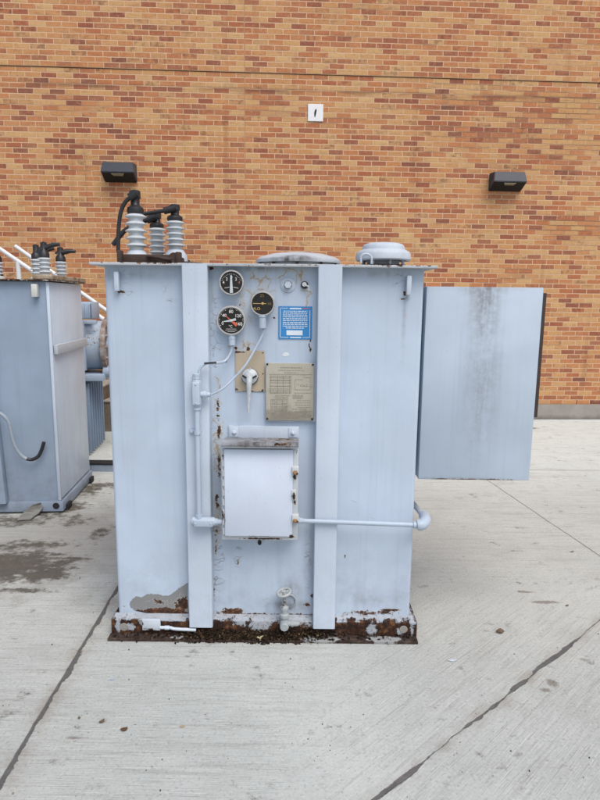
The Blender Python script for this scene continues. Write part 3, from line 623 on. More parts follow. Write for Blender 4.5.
bm = bmesh.new(); lathe(bm, (c.x, TNK-.013, c.z+.003), (0, -1, 0), [(.034, 0), (.034, .012), (.026, .018), (.014, .026), (0, .028)], 24)
tipt = at(250, 367.5, TNK-.03); prism(bm, [Vector((c.x-.006, TNK-.030, c.z+.02)), Vector((c.x+.006, TNK-.030, c.z+.02)), Vector((tipt.x+.001, TNK-.030, tipt.z)), Vector((tipt.x-.001, TNK-.030, tipt.z))], (0, .012, 0))
pe = at(248.4, 412, TNK-.03); q = [Vector((c.x, TNK-.036, c.z+.002)), Vector((c.x-.001, TNK-.044, c.z-.03)), Vector((pe.x+.003, TNK-.040, c.z-.08)), Vector((pe.x, TNK-.036, pe.z))]
tube(bm, q, lambda t: .0150-.0095*t, 14)
for sx_ in (-1, 1): prism(bm, [Vector((c.x+sx_*x_q, TNK-.031, c.z+z_q)) for x_q, z_q in ((.004, .018), (.030, .016), (.037, .004), (.030, -.008), (.012, -.024), (.002, -.02))], (0, .012, 0))
obj('handle', bm, M_BRIGHT, o, 45)
for sx_ in (-1, 1): bm = bmesh.new(); bar(bm, Vector((c.x+sx_*.013, TNK-.040, c.z-.002)), Vector((c.x+sx_*.031, TNK-.034, c.z+.008)), .008, .003); obj('notch_mark', bm, M_DARK, o)

# blue notice
a, b = at(278.6, 306.2, TNK), at(311.8, 339.3, TNK); yb = TNK-.0035
g = metal('notice_blue', (.035, .22, .50), .4, 0, .12, 60); bm = bx(a.x, b.x, yb, TNK-.0005, b.z, a.z); o = obj('notice_sign', bm, g, MT); o['label'] = 'blue square notice with a white border and lines of small white print'
wg = metal('notice_white', (.62, .70, .76), .5, 0, .08); bm = bmesh.new(); W, Hh = b.x-a.x, a.z-b.z; y_ = yb-.0005
def q2(fx0, fx1, fz0, fz1): box(bm, a.x+W*fx0, a.x+W*fx1, y_-.0006, y_, a.z-Hh*fz1, a.z-Hh*fz0)
q2(.045, .06, .05, .95); q2(.925, .94, .12, .95); q2(.045, .28, .05, .065); q2(.045, .30, .94, .955); q2(.72, .94, .94, .955); q2(.24, .72, .60+.13, .73+.15)
q2(.33, .68, .045, .085); q2(.35, .68, .93, .965)
for i in range(10):
    z = .135+.057*i; x = .13+(.02 if i in (0,) else 0)+(.09 if i == 9 else 0); xe = .86-(.10 if i == 9 else 0)
    while x < xe:
        l = random.uniform(.03, .11); q2(x, min(x+l, xe), z, z+.024); x += l+.018
obj('notice_print', bm, wg, o)
bm = bmesh.new(); q2(.70, .93, .05, .07); obj('notice_red_line', bm, M_RED, o)
# small torn sticker
bm = bmesh.new(); c = at(286, 354.5, TNK-.001); prism(bm, [c+Vector((math.cos(k*.5)*.020*random.uniform(.6, 1), 0, math.sin(k*.5)*.010*random.uniform(.6, 1))) for k in range(12)], (0, .0005, 0)); obj('torn_sticker', bm, metal('sticker_white', (.62, .68, .70), .5, 0, .2, 200), MT)

# name plate: brushed plate on stand-offs with engraved tables
a, b = at(266, 362.8, TNK-.02), at(313.4, 420.8, TNK-.02)
g = G('nameplate_metal', .45, .25, .4); P = g.pos(); X, Y, Z = g.sep(P)
c = g.mix(g.noise(P, 9, 5), (.38, .36, .29), (.50, .475, .40)); c = g.mix(g.ss(g.add(g.noise(P, 25, 6, .7), g.mul(g.ss(Z, b.z+.09, b.z), .3)), .52, .80, 0, .7), c, (.22, .20, .165)); g.color(c)
bm = bx(a.x, b.x, TNK-.022, TNK-.017, b.z, a.z, bev=.001); o = obj('nameplate', bm, g, MT); o['label'] = 'tarnished metal rating plate with engraved tables and a wiring diagram'
W, Hh = b.x-a.x, a.z-b.z; y_ = TNK-.0225; bm = bmesh.new()
def q3(x0, x1, z0, z1): box(bm, a.x+W*x0, a.x+W*x1, y_-.0004, y_, a.z-Hh*z1, a.z-Hh*z0)
def words(x0, x1, z, h=.010, lo=.015, hi=.06, gap=.012):
    x = x0
    while x < x1: l = random.uniform(lo, hi); q3(x, min(x+l, x1), z, z+h); x += l+gap
words(.3, .75, .07, .016); words(.25, .8, .12); words(.38, .68, .16)
q3(.06, .96, .192, .198)
for z in (.22, .25, .30, .335, .39, .44, .47, .50): words(.08, .52, z)
for x in (.09, .24, .36, .49, .52): q3(x, x+.006, .22, .52)
for z in (.29, .40, .52): q3(.09, .526, z, z+.005)
words(.2, .5, .555); words(.18, .46, .58); words(.2, .48, .605)
for x in (.10, .22, .34, .45): q3(x, x+.006, .63, .82)
for z in (.63, .69, .75, .82): q3(.10, .456, z, z+.005)
for z in (.65, .71, .77, .795): words(.12, .44, z)
# little winding diagram at the upper right
for (x0, x1, z0, z1) in ((.60, .606, .28, .46), (.60, .93, .455, .461), (.92, .926, .24, .46), (.60, .76, .28, .286), (.80, .93, .24, .246)): q3(x0, x1, z0, z1)
for k in range(5): q3(.66+.045*k, .68+.045*k, .36+.012*(k % 2), .372+.012*(k % 2))
words(.72, .88, .39); words(.60, .95, .51); 
for z in (.55, .575, .60): words(.56, .78, z)
for z in (.64, .68, .72, .76): words(.56+random.uniform(0, .1), .93, z)
words(.55, .66, .79, .014)
for z in (.835, .858, .881, .904, .927, .950): words(.10 if z > .85 else .2, .95 if z < .94 else .7, z, .009)
obj('engraving', bm, metal('engraving', (.25, .23, .18), .6), o)
for x in (a.x+.006, b.x-.006):
    for z in (a.z-.006, b.z+.008): bm = bmesh.new(); disc(bm, (x, TNK-.0005, z), (0, -1, 0), .0045, .026, 8); obj('stud', bm, M_DARK, o)
bm = bx(a.x+.004, b.x+.014, TNK-.014, TNK-.0005, b.z-.006, a.z-.004); obj('plate_backing', bm, M_STIFF, o)

# control cabinet ----------------------------------------------------
CF = 2.492
CB = thing('control_cabinet', 'small white steel cabinet with a hinged door and a rain hood on the front of the foreground transformer', 'control cabinet', (at(259, 540, CF).x, TNK, at(259, 540, CF).z))
CB['label'] = 'small pale steel cabinet with hinged door and rain hood fixed to the front of the large transformer'
# the cabinet is bolted to the transformer: a part of it
for k_ in list(CB.keys()): del CB[k_]
CB.parent = MT; CB.location = CB.location-MT.location; CB['label'] = 'small pale cabinet with hinged door and rain hood'
def csub(name, bm, m, smooth=30, par=None):
    o = obj(name, bm, m, None, smooth); o.parent = par or CB
    if par is None: o.location = -(CB.location+MT.location)
    return o
l, rr_ = at(221.6, 500, CF+.02).x, at(298.2, 500, CF+.02).x
zt, zb = at(259, 447, CF).z, at(259, 540.5, CF+.01).z
cr = spl([(222.5, 516, 2.5, 8, .9), (222.5, 455, 2, 12, .5), (262, 540, 50, 1.8, .9), (292, 538, 5, 3, 1.0), (295, 503, 3, 8, 1.0), (295, 478, 3, 5, .9), (296, 520, 3, 6, 1.0), (297, 452, 2, 8, .6)], CF)
M_CABB = paint('cabinet_body_paint', (.47, .51, .54), cr, rough=.5)
csub('cabinet_body', bx(l, rr_, CF+.014, TNK-.0005, zb, zt, bev=.004), M_CABB)
dl, dr = at(224.4, 500, CF).x, at(292.6, 500, CF).x; dz0, dz1 = at(259, 536.6, CF).z, at(259, 449.5, CF).z
M_DOOR = paint('cabinet_door_paint', (.58, .655, .76), spl([(258, 536.8, 40, 1.4, .8), (291, 536, 4, 2.5, .9), (224.5, 520, 1.2, 14, .8)], CF), rough=.38, streak=.03)
door = csub('cabinet_door', bx(dl, dr, CF, CF+.012, dz0, dz1, bev=.004), M_DOOR)
bm = bmesh.new()
for k in range(9):
    z = dz0+.02+k*(dz1-dz0-.04)/8.; lathe(bm, (dl-.005, CF+.008, z-.013), (0, 0, 1), [(0, 0), (.005, 0), (.005, .026), (0, .026)], 10)
csub('hinge', bm, M_CABB, 30, door)
M_LATCH = paint('latch_paint', (.53, .56, .57), spl([(296, 474, 4, 5, 1.1), (296, 522, 4, 6, 1.2), (294, 497, 3, 6, .8)], CF))
for v in (470.5, 518.5):
    p = at(295.3, v, CF); bm = bmesh.new(); box(bm, p.x-.014, p.x+.015, CF-.010, CF+.02, p.z-.016, p.z+.018, bev=.002); o = csub('latch_clamp', bm, M_LATCH)
    bm = bmesh.new(); disc(bm, (p.x-.002, CF-.010, p.z-.006), (0, -1, 0), .009, .008, 6); disc(bm, (p.x-.002, CF-.018, p.z-.006), (0, -1, 0), .005, .006, 12); csub('latch_screw', bm, metal('latch_rust', (.30, .16, .07), .8, 0, .5, 90), 30, o)
p = at(293.6, 495, CF); bm = bmesh.new(); box(bm, p.x-.009, p.x+.010, CF-.005, CF+.016, p.z-.020, p.z+.022, bev=.002); o = csub('hasp', bm, M_LATCH); bm = bmesh.new(); tube(bm, [(p.x-.001, CF-.010, p.z-.012), (p.x+.002, CF-.014, p.z), (p.x+.001, CF-.010, p.z+.014)], .0032, 8); csub('staple', bm, M_DARK, 30, o)
# rain hood: sloped roof from the bracket down to the lip
hl, hr = at(221, 443, CF-.03).x, at(298.6, 443, CF-.03).x
zf0, zf1 = at(259, 446.3, CF-.035).z, at(259, 442.3, CF-.035).z; zbk = at(259, 437.5, TNK-.001).z
hood_d = spl([(285, 437, 26, 8, 1.8), (262, 439, 46, 6, 1.4), (240, 440, 30, 4, 1.0)], CF+.06)
M_HOOD = paint('hood_paint', (.36, .385, .42), spl([(280, 440, 30, 4, .62)], CF+.05), dirt_shade=hood_d, dirt_shade_col=(.07, .05, .045), rough=.65, streak=.12)
bm = bmesh.new(); prism(bm, [Vector((hl, CF-.035, zf0)), Vector((hl, CF-.035, zf1)), Vector((hl, TNK-.001, zbk)), Vector((hl, TNK-.001, zt+.002)), Vector((hl, CF-.031, zt+.002)), Vector((hl, CF-.031, zf0))], (hr-hl, 0, 0)); bmesh.ops.recalc_face_normals(bm, faces=bm.faces[:])
bmesh.ops.bevel(bm, geom=[e for e in bm.edges if abs(e.verts[0].co.x-e.verts[1].co.x) > .1], offset=.0015, segments=2, affect='EDGES'); csub('rain_hood', bm, M_HOOD)
bl, br = at(228.5, 430, TNK-.01).x, at(299, 430, TNK-.01).x; z0, z1 = zbk-.004, at(260, 426, TNK-.01).z
bm = bmesh.new(); box(bm, bl, br, TNK-.010, TNK-.0005, z0, z1, bev=.0015)
box(bm, bl+.006, bl+.044, TNK-.014, TNK-.0100, z0+.008, z1-.006, bev=.001); box(bm, br-.046, br-.006, TNK-.014, TNK-.0100, z0+.008, z1-.006, bev=.001)
for x in (bl+.026, br-.026): disc(bm, (x, TNK-.014, (z0+z1)/2), (0, -1, 0), .010, .008, 6); disc(bm, (x, TNK-.022, (z0+z1)/2), (0, -1, 0), .005, .006, 10)
csub('mounting_bracket', bm, M_STIFF)
# hole under the cabinet
c = at(259.7, 542, TNK-.001); bm = bmesh.new(); lathe(bm, (c.x, TNK-.0045, c.z), (0, -1, 0), [(0, 0), (.009, 0), (.009, .002), (0, .002)], 16); 
for v in bm.verts: v.co.z = c.z+(v.co.z-c.z)*1.45
obj('drain_hole', bm, M_DARK, MT)
bm = bmesh.new(); lathe(bm, (c.x, TNK-.0005, c.z), (0, -1, 0), [(.0, 0), (.013, 0), (.013, .0035), (.0, .0035)], 16)
obj('drain_boss', bm, M_STIFF, MT, 30)
# conduit running right and its elbow, going back along the side
p0, p1 = at(297, 520.6, CF+.045), at(416, 525, PIL-.024); p1.y = p0.y; p1 = at(416, 525, CF+.045)
bm = bmesh.new(); tube(bm, [p0, p1], .0102, 20, False); disc(bm, p0, (1, 0, 0), .016, .016, 8); disc(bm, p0+Vector((.014, 0, 0)), (1, 0, 0), .013, .014, 20); tube(bm, [p1-Vector((.012, 0, 0)), p1+Vector((.014, 0, 0))], .0155, 20, False); obj('conduit', bm, M_PIPE, MT, 40)
k0 = at(422, 524.5, CF+.045); k1 = at(426.5, 520, CF+.09); bm = bmesh.new(); tube(bm, [p1+Vector((.006, 0, 0)), k0, at(425.5, 520, CF+.08), at(424, 515.5, CF+.16)], .0245, 20); tube(bm, [at(424.5, 518, CF+.14), at(423.5, 516.4, CF+.17)], .0215, 8, False)
obj('conduit_elbow', bm, M_PIPE, MT, 40)
bm = bmesh.new(); tube(bm, [at(424, 517, CF+.16), Vector((at(424, 517, CF+.16).x-.02, 3.2, at(424, 517, CF+.16).z-.03))], .0125, 16, False); obj('conduit', bm, M_PIPE, MT, 40)
# drain valve with hand wheel
YV = 2.548
c = at(284, 592.5, YV); zc = at(285, 603, YV).z; zq = at(285, 624, YV).z; cxv = at(284.6, 610, YV).x
M_VALVE = paint('valve_paint', (.33, .37, .38), [(cxv, zc, .06, .06, .55)], rough=.6)
bm = bmesh.new(); ax = Vector((-.22, -.12, 1)).normalized()
ring = [c+(lambda x, y, a: x*math.cos(a)*.030+y*math.sin(a)*.030)(*frame_of(ax), k*math.pi/12) for k in range(25)]
tube(bm, ring, .0065, 10, False); x_, y_v = frame_of(ax)
for k in range(4):
    a_ = k*math.pi/2+.4; tube(bm, [c-ax*.004, c+(x_*math.cos(a_)+y_v*math.sin(a_))*.029], .0045, 8, False)
lathe(bm, c-ax*.012, ax, [(0, 0), (.010, 0), (.010, .02), (0, .02)], 12)
hw = obj('hand_wheel', bm, metal('wheel_grey', (.36, .39, .385), .6, 0, .35, 120), None, 40)
bm = bmesh.new(); B = Vector((cxv, YV, zq)); ct = Vector((cxv, YV, zc))
lathe(bm, B, (0, 0, 1), [(0, -.018), (.018, -.014), (.023, 0), (.019, .016), (.014, .024), (.014, .034), (.021, .036), (.021, .050), (.015, .054), (.015, .070), (.018, .072), (.018, .084), (.010, .088), (.0065, .092), (.0065, .125), (0, .125)], 24)
disc(bm, B+Vector((0, .04, 0)), (0, -1, 0), .020, .07, 24); disc(bm, B+Vector((0, -.02, 0)), (0, -1, 0), .019, .014, 8); disc(bm, B+Vector((.012, 0, .002)), (1, 0, 0), .012, .05, 16); disc(bm, B+Vector((.03, 0, .002)), (1, 0, 0), .015, .012, 8); disc(bm, B+Vector((.055, 0, .002)), (1, 0, 0), .009, .014, 12)
lathe(bm, (cxv+.02, TNK-.004, zc-.018), (0, -1, 0), [(.034, 0), (.034, .006), (.029, .008)], 30)
vo = obj('drain_valve', bm, M_VALVE, MT, 40); hw.parent = vo
# ground pad box and short pipe on the base at lower left
a, b = at(142, 619.5, WEB-.012), at(160.5, 630.5, WEB-.012); bm = bmesh.new(); box(bm, a.x, b.x, WEB-.014, WEB-.0005, b.z, a.z, bev=.003); g = paint('pad_paint', (.50, .56, .62), spl([(150, 628, 12, 3, .8), (143, 622, 3, 4, .8)], WEB))
obj('ground_pad', bm, g, MT, 30)
bm = bmesh.new(); tube(bm, [at(160, 627.5, WEB-.012), at(170, 627.8, WEB-.012), at(176, 629, WEB-.014), at(196, 630, WEB-.016)], .0075, 12); disc(bm, at(165, 627.7, WEB-.012), (1, 0, 0), .010, .02, 12); obj('ground_wire', bm, g, MT, 40)
# corrosion discs on the web
m_ = metal('stone_grey', (.27, .255, .23), .8, 0, .3, 60)
for u, v, r_ in ((124, 627, .020), (403.5, 629.5, .019)):
    c = at(u, v, WEB); bm = bmesh.new(); disc(bm, c+Vector((0, .001, 0)), (0, -1, 0), r_, .003, 20); obj('weld_disc', bm, m_, MT, 30)

# side box -----------------------------------------------------------
YB = 2.70
a, b = at(424.2, 286.6, YB), at(544, 287.6, YB); c = at(420.8, 479.5, YB); xr = at(529.3, 480.6, YB).x
xl_, xr_ = (a.x+c.x)/2, (b.x+xr)/2; zt_, zb_ = at(484, 287, YB).z, at(475, 480, YB).z
sbox_dirt = [(at(490, 300, YB).x-.02, zt_-.03,   .11, .46, 1.0), (at(488, 300, YB).x-.02, zt_, .15, .07, 1.2), (at(483, 380, YB).x, at(483, 380, YB).z, .15, .6, .62), (xl_+.2, zb_, .35, .02, .8), ((xl_+xr_)/2, zt_, .35, .03, .55)]
M_SB = paint('side_box_paint', (.43, .51, .60), [((xl_+xr_)/2, zb_, .30, .010, .95), (xl_+.1, zb_, .08, .012, 1.0)], dirt_shade=sbox_dirt, dirt_shade_col=(.15, .155, .16), rough=.5)
SB = obj('side_box', bx(xl_, xr_, YB, YB+.125, zb_, zt_, bev=.004), M_SB, MT, 30); SB['label'] = 'flat grey box fixed to the right side with a dark vertical rain stain'
p = at(548.3, 293, YB+.135); p2 = at(536.3, 417.5, YB+.135)
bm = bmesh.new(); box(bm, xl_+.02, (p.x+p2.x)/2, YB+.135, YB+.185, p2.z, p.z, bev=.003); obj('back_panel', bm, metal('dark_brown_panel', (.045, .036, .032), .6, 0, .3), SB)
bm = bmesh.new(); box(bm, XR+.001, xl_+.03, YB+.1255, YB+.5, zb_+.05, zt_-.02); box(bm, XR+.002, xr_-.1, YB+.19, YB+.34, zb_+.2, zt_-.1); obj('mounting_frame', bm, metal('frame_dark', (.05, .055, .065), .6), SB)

# ------------------------------------------------------------ left transformer
LO = Vector((-1.724, 4.169, 0)); LA = R(4.6)
LT = thing('transformer', 'blue grey transformer at the left edge, standing behind and left of the large one', 'transformer', LO, LA)
def LF(u, v, off=0.0):                # point on its front face, in its own frame (off: towards the viewer)
    t = math.tan(LA); Y0 = LO.y-off/math.cos(LA)-t*LO.x; p = pl(u, v, Y0, t)-LO
    return Vector((p.x*math.cos(LA)+p.y*math.sin(LA), -off, p.z))
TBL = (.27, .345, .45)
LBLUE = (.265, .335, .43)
g = G('left_tank_paint', .45, 0, .4)
ztop = LF(49, 281).z; print('ztop left', ztop)
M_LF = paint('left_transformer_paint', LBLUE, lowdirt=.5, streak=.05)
M_LS = paint('left_transformer_side_paint', (.54, .65, .76), dirt_shade=[], lowdirt=.25, streak=.08)  # paler than the front: the light on this side is put into the colour
SD = .80
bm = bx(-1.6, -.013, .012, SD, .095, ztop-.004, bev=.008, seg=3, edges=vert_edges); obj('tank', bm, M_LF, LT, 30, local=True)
bm = bx(-.012, -.004, .020, SD-.006, .10, ztop-.006, bev=.002); o = obj('side_panel', bm, M_LS, LT, 30, local=True); o['label'] = 'weathered side panel, coloured paler for the light on it'
bm = bx(-.022, .0, .0, .018, .095, ztop-.005, bev=.004); obj('corner_trim', bm, M_STIFF, LT, 30, local=True)
bm = bmesh.new(); box(bm, -1.62, .012, -.004, SD+.01, .014, .088, bev=.004); box(bm, -1.62, .004, .0, .04, .088, .094); 
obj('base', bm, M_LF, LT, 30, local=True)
h = LF(56, 506, .006); bm = bmesh.new(); disc(bm, (h.x, -.004, h.z), (0, -1, 0), .024, .003, 24); obj('base_hole', bm, M_DARK, LT, 30, local=True)
for y in (.06, SD-.1):
    bm = bx(-.10, .03, y, y+.09, 0, .045, bev=.004); obj('foot', bm, M_DARK, LT, local=True)
bm = bx(-1.5, -.02, .04, .12, 0, .0135); obj('skid', bm, M_DARK, LT, local=True)
p0 = LF(56.5, 344); 
sr = [(-.02, y) for y in (0,)]
bm = bmesh.new(); box(bm, .0, .030, .02, SD-.02, LF(58, 352).z-.02, LF(58, 345).z, bev=.006); obj('side_rail', bm, metal('rail_grey', (.42, .46, .50), .6, 0, .15), LT, 30, local=True)
M_RT = paint('rusty_cover', (.42, .41, .39), [(-.3, ztop, 3, .2, .62)], rough=.7)
bm = bmesh.new(); box(bm, -1.65, .028, -.028, SD+.03, ztop, ztop+.010, bev=.002); obj('top_cover', bm, M_RT, LT, local=True)
g = G('rusty_tan', .9, 0, .2); P = g.pos(); g.color(g.ramp(g.noise(P, 14, 7, .7), [(.3, (.10, .055, .03)), (.48, (.30, .23, .16)), (.62, (.42, .36, .28)), (.75, (.16, .09, .05))])); g.bump(g.noise(P, 50, 5), .004, .8)
bm = bmesh.new(); box(bm, -.10, .030, -.025, SD+.02, ztop+.0105, ztop+.042, bev=.006); obj('gasket_strip', bm, g, LT, local=True)
p = LF(34.5, 284, .03); q = LF(34.5, 297, .03); bm = bmesh.new(); box(bm, p.x-.022, p.x+.016, -.04, .011, q.z, p.z, bev=.004); obj('lifting_lug', bm, M_CREAM, LT, 30, local=True)
# pilaster just inside the frame, loose cable
p = LF(3.5, 470, .05); bm = bx(-1.0, p.x, -.05, .0115, LF(2, 504, .05).z, ztop-.01, bev=.006, edges=vert_edges)
for v in bm.verts:
    if v.co.x > -.9 and v.co.z > 1: v.co.x -= .06
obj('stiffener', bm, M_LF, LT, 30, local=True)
bm = bmesh.new(); P_ = [LF(-6, 411, .09), LF(2, 414.5, .09), LF(8.5, 422, .08), LF(11.5, 434, .07), LF(15.5, 447, .06), LF(22, 456, .05), LF(27, 459, .045)]
tube(bm, P_, .012, 12); cb = obj('loose_cable', bm, metal('cable_grey', (.30, .35, .40), .5), LT, 50, local=True)
bm = bmesh.new(); tube(bm, [LF(26.5, 458.8, .045), LF(32, 459.5, .04), LF(38, 456.5, .035), LF(41.5, 450, .03), LF(44, 442, .03)], .0125, 12); obj('cable_end', bm, M_BLACK, cb, 50, local=True)
# bushings of the left transformer
def lbush(u, vt, vb, rpx, off, lever):
    t0, b0 = LF(u, vt, -off), LF(u, vb, -off); r = rpx*(LO.y+off)/F
    bm = bmesh.new(); lathe(bm, (t0.x, off, b0.z), (0, 0, 1), shed_profile(4, r, r*.66, t0.z-b0.z), 32); e = obj('bushing', bm, M_PORC, LT, 50, local=True)
    bm = bmesh.new(); lathe(bm, (t0.x, off, ztop+.01), (0, 0, 1), [(0, 0), (r*1.1, 0), (r*1.1, .02), (r*.7, max(.03, b0.z-ztop-.01)), (0, max(.031, b0.z-ztop-.009))], 24); obj('bushing_flange', bm, M_CREAM, e, 40, local=True)
    bm = bmesh.new(); lathe(bm, (t0.x, off, t0.z), (0, 0, 1), [(0, 0), (r*.75, 0), (r*.75, .03), (r*.45, .05), (r*.45, .10), (0, .11)], 20)
    tube(bm, [LF(x, y, -off) for x, y in lever], lambda t: .026-.014*t, 12); obj('elbow_connector', bm, M_BLACK, e, 40, local=True)
lbush(44.2, 257.5, 274.5, 6.6, .10, [(39, 254), (41, 250), (46, 247.5), (53, 245), (59.5, 244.3)])
lbush(36.5, 259, 276, 6.2, .42, [(37, 255), (40, 253.5), (47, 250), (54, 248.5)])
lbush(60.8, 261.5, 276, 6.2, .45, [(57.8, 255), (59, 253.5), (65, 252), (70, 251.2), (75.5, 251.5)])
lbush(-3, 262, 276, 6, .30, [(-3, 272), (0, 273.5), (2.2, 276)])

# ------------------------------------------------------------ unit with radiators behind
RO = Vector((-2.02, 5.75, 0))
RT = thing('transformer', 'smaller blue transformer with corrugated radiators and a round drum, half hidden between the other two', 'transformer', RO, LA)
def RF(u, v, off=0.0):
    t = math.tan(LA); Y0 = RO.y-off/math.cos(LA)-t*RO.x; p = pl(u, v, Y0, t)-RO
    return Vector((p.x*math.cos(LA)+p.y*math.sin(LA), -off, p.z))
M_RB = paint('radiator_blue', (.21, .29, .40), lowdirt=.3)
M_RP = paint('drum_blue', (.33, .41, .51), [(0, 1.2, .5, .4, .35)], rough=.5)
def fins(name, x1, y0, y1, z0, z1, n, mat):   # corrugated side: fins face +x
    bm = bmesh.new(); box(bm, x1-.35, x1-.05, y0, y1, z0, z1)
    for k in range(n):
        y = y0+(k+.5)*(y1-y0)/n; box(bm, x1-.06, x1, y-.012, y+.012, z0, z1, bev=.004)
    return obj(name, bm, mat, RT, 30, local=True)
a = RF(97, 447); 
xr = RF(88.5, 454).x
fins('radiator', RF(90, 454).x+.01, .0, .62, .03, RF(90, 384).z, 7, M_RB)
z = RF(92, 302).z; z2 = RF(92, 319).z
bm = bmesh.new(); x0, x1 = RF(76, 310, .0).x, RF(91.5, 310, .0).x; box(bm, x0-.3, x1, .02, .3, z2, z, bev=.01)
for k in range(12): xk = x0-.2+k*.035; box(bm, min(xk, x1-.014), min(xk, x1-.014)+.012, .008, .021, z2+.01, z-.015, bev=.002)
obj('radiator', bm, M_RP, RT, 30, local=True)
bm = bx(RF(60, 375).x, RF(104, 375).x, -.02, .4, RF(90, 381).z, RF(90, 374.5).z, bev=.006); obj('shelf', bm, M_RP, RT, 30, local=True)
# drum lying along x with a corroded flange
c0, c1 = RF(80, 347), RF(100, 347); rd = (RF(90, 321).z-RF(90, 371.5).z)/2; bm = bmesh.new()
lathe(bm, (c0.x-.25, .25, c0.z), (1, 0, 0), [(0, 0), (rd, 0), (rd, c1.x-c0.x+.24), (rd*.97, c1.x-c0.x+.25), (0, c1.x-c0.x+.25)], 40); dm = obj('drum', bm, M_RP, RT, 40, local=True)
bm = bmesh.new(); lathe(bm, (c1.x+.0, .25, c0.z), (1, 0, 0), [(0, 0.001), (rd*1.13, 0.001), (rd*1.13, .045), (rd*.9, .050), (0, .055)], 40)
for k in range(14): a_ = k*math.pi/7; disc(bm, (c1.x+.045, .25+math.cos(a_)*rd*1.02, c0.z+math.sin(a_)*rd*1.02), (1, 0, 0), .014, .03, 6)
g = G('corroded_flange', .9); P = g.pos(); g.color(g.ramp(g.noise(P, 12, 7, .7), [(.3, (.10, .05, .03)), (.5, (.25, .20, .17)), (.7, (.42, .42, .42))])); obj('drum_flange', bm, g, dm, 30, local=True)
bm = bmesh.new(); xa = RF(84, 330).x; box(bm, xa-.03, xa+.01, -.03, .0, RF(84, 370).z, RF(84, 321).z); box(bm, xa, RF(97, 325).x, -.03, .01, RF(90, 324).z, RF(90, 320).z, bev=.004); obj('drum_frame', bm, M_RP, RT, 30, local=True)
for (u, v) in ((105.5, 345), (106.5, 373)): p = RF(u, v, .02); bm = bmesh.new(); disc(bm, (p.x-.05, .1, p.z), (1, 0, 0), .06, .12, 20); obj('valve_stub', bm, M_RP, RT, 30, local=True)
bm = bmesh.new(); x2 = RF(83, 400).x; box(bm, x2-.9, x2-.03, .15, .7, .02, RF(83, 330).z); obj('tank', bm, M_RB, RT, 30, local=True)

# steel beam lying on the ground between
p, q = gr(88, 471.5), gr(125, 472.5)
b = thing('steel_beam', 'long blue steel channel lying on the ground between the left transformer and the large one', 'steel beam', (p.x, p.y, 0))
zz = at(100, 463.5, p.y).z
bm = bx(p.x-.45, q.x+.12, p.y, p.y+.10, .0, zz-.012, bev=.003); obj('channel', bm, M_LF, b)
bm = bx(p.x-.46, q.x+.13, p.y-.006, p.y+.11, zz-.0115, zz+.003, bev=.002); obj('channel_top', bm, M_DARK, b)

# ------------------------------------------------------------ stairs and handrails by the wall
g = G('old_concrete', .9, 0, .2); P = g.pos(); X, Y, Z = g.sep(P)
c = g.mix(g.noise(P, 5, 7, .7), (.10, .078, .058), (.26, .22, .175)); c = g.mix(g.ss(g.noise(P, 45, 5, .7), .5, .7, 0, .7), c, (.07, .055, .042)); g.color(c); g.bump(g.noise(P, 40, 5), .006, .8); M_OC = g
ys = gr(104, 431.5).y
ST = thing('stairs', 'brown weathered concrete steps going up to the left against the brick wall', 'stairs', (-3.0, ys, 0))
x_edge = at(101, 400, ys).x
bm = bmesh.new(); pr = []
sx0 = at(118, 400, ys).x; rise, run = .175, .235
z_at = lambda k: rise*k
n_ = 9; ptsS = [Vector((sx0+.30, ys, 0))]
for k in range(n_): x = sx0+.30-run*k; ptsS += [Vector((x, ys, rise*(k+1))), Vector((x-run, ys, rise*(k+1)))]
ptsS += [Vector((sx0+.30-run*n_-1.5, ys, rise*n_)), Vector((sx0+.30-run*n_-1.5, ys, 0))]
prism(bm, ptsS, (0, WY+WT*sx0-ys-.25, 0)); obj('steps', bm, M_OC, ST)
g = metal('tread_concrete', (.34, .32, .28), .9, 0, .3, 20); bm = bmesh.new()
for k in range(n_): x = sx0+.30-run*k; box(bm, x-run-.001, x+.012, ys-.012, WY+WT*sx0-.26, rise*(k+1)+.001, rise*(k+1)+.022, bev=.003)
obj('treads', bm, g, ST)
M_RAIL = metal('rail_white', (.62, .64, .66), .4, 0, .05)
yr = ys+.05; 
def rail(pts, yy, post, label):
    P0 = [at(u, v, yy) for u, v in pts]; o = thing('handrail', label, 'handrail', (P0[0].x, yy, 0), 0, 'white handrails of the steps')
    bm = bmesh.new(); tube(bm, P0, .024, 14, False); obj('rail', bm, M_RAIL, o, 40)
    for (u, v) in post:
        p = at(u, v, yy); bm = bmesh.new(); tube(bm, [p, Vector((p.x, yy, max(0.0, min(rise*n_, rise*math.ceil((sx0+.3-p.x)/run)))+.01))], .026, 14, False); obj('post', bm, M_RAIL, o, 40)
rail([(-40, 221.9), (35, 272.7), (128, 335.8)], ys+.06, [(18, 262), (112, 325)], 'nearer white handrail, starting at the left edge and showing below the other')
rail([(15, 246), (108, 311.5), (128, 325.6)], ys+.52, [(112, 314)], 'farther white handrail with a free upper end, nearest the brick wall')

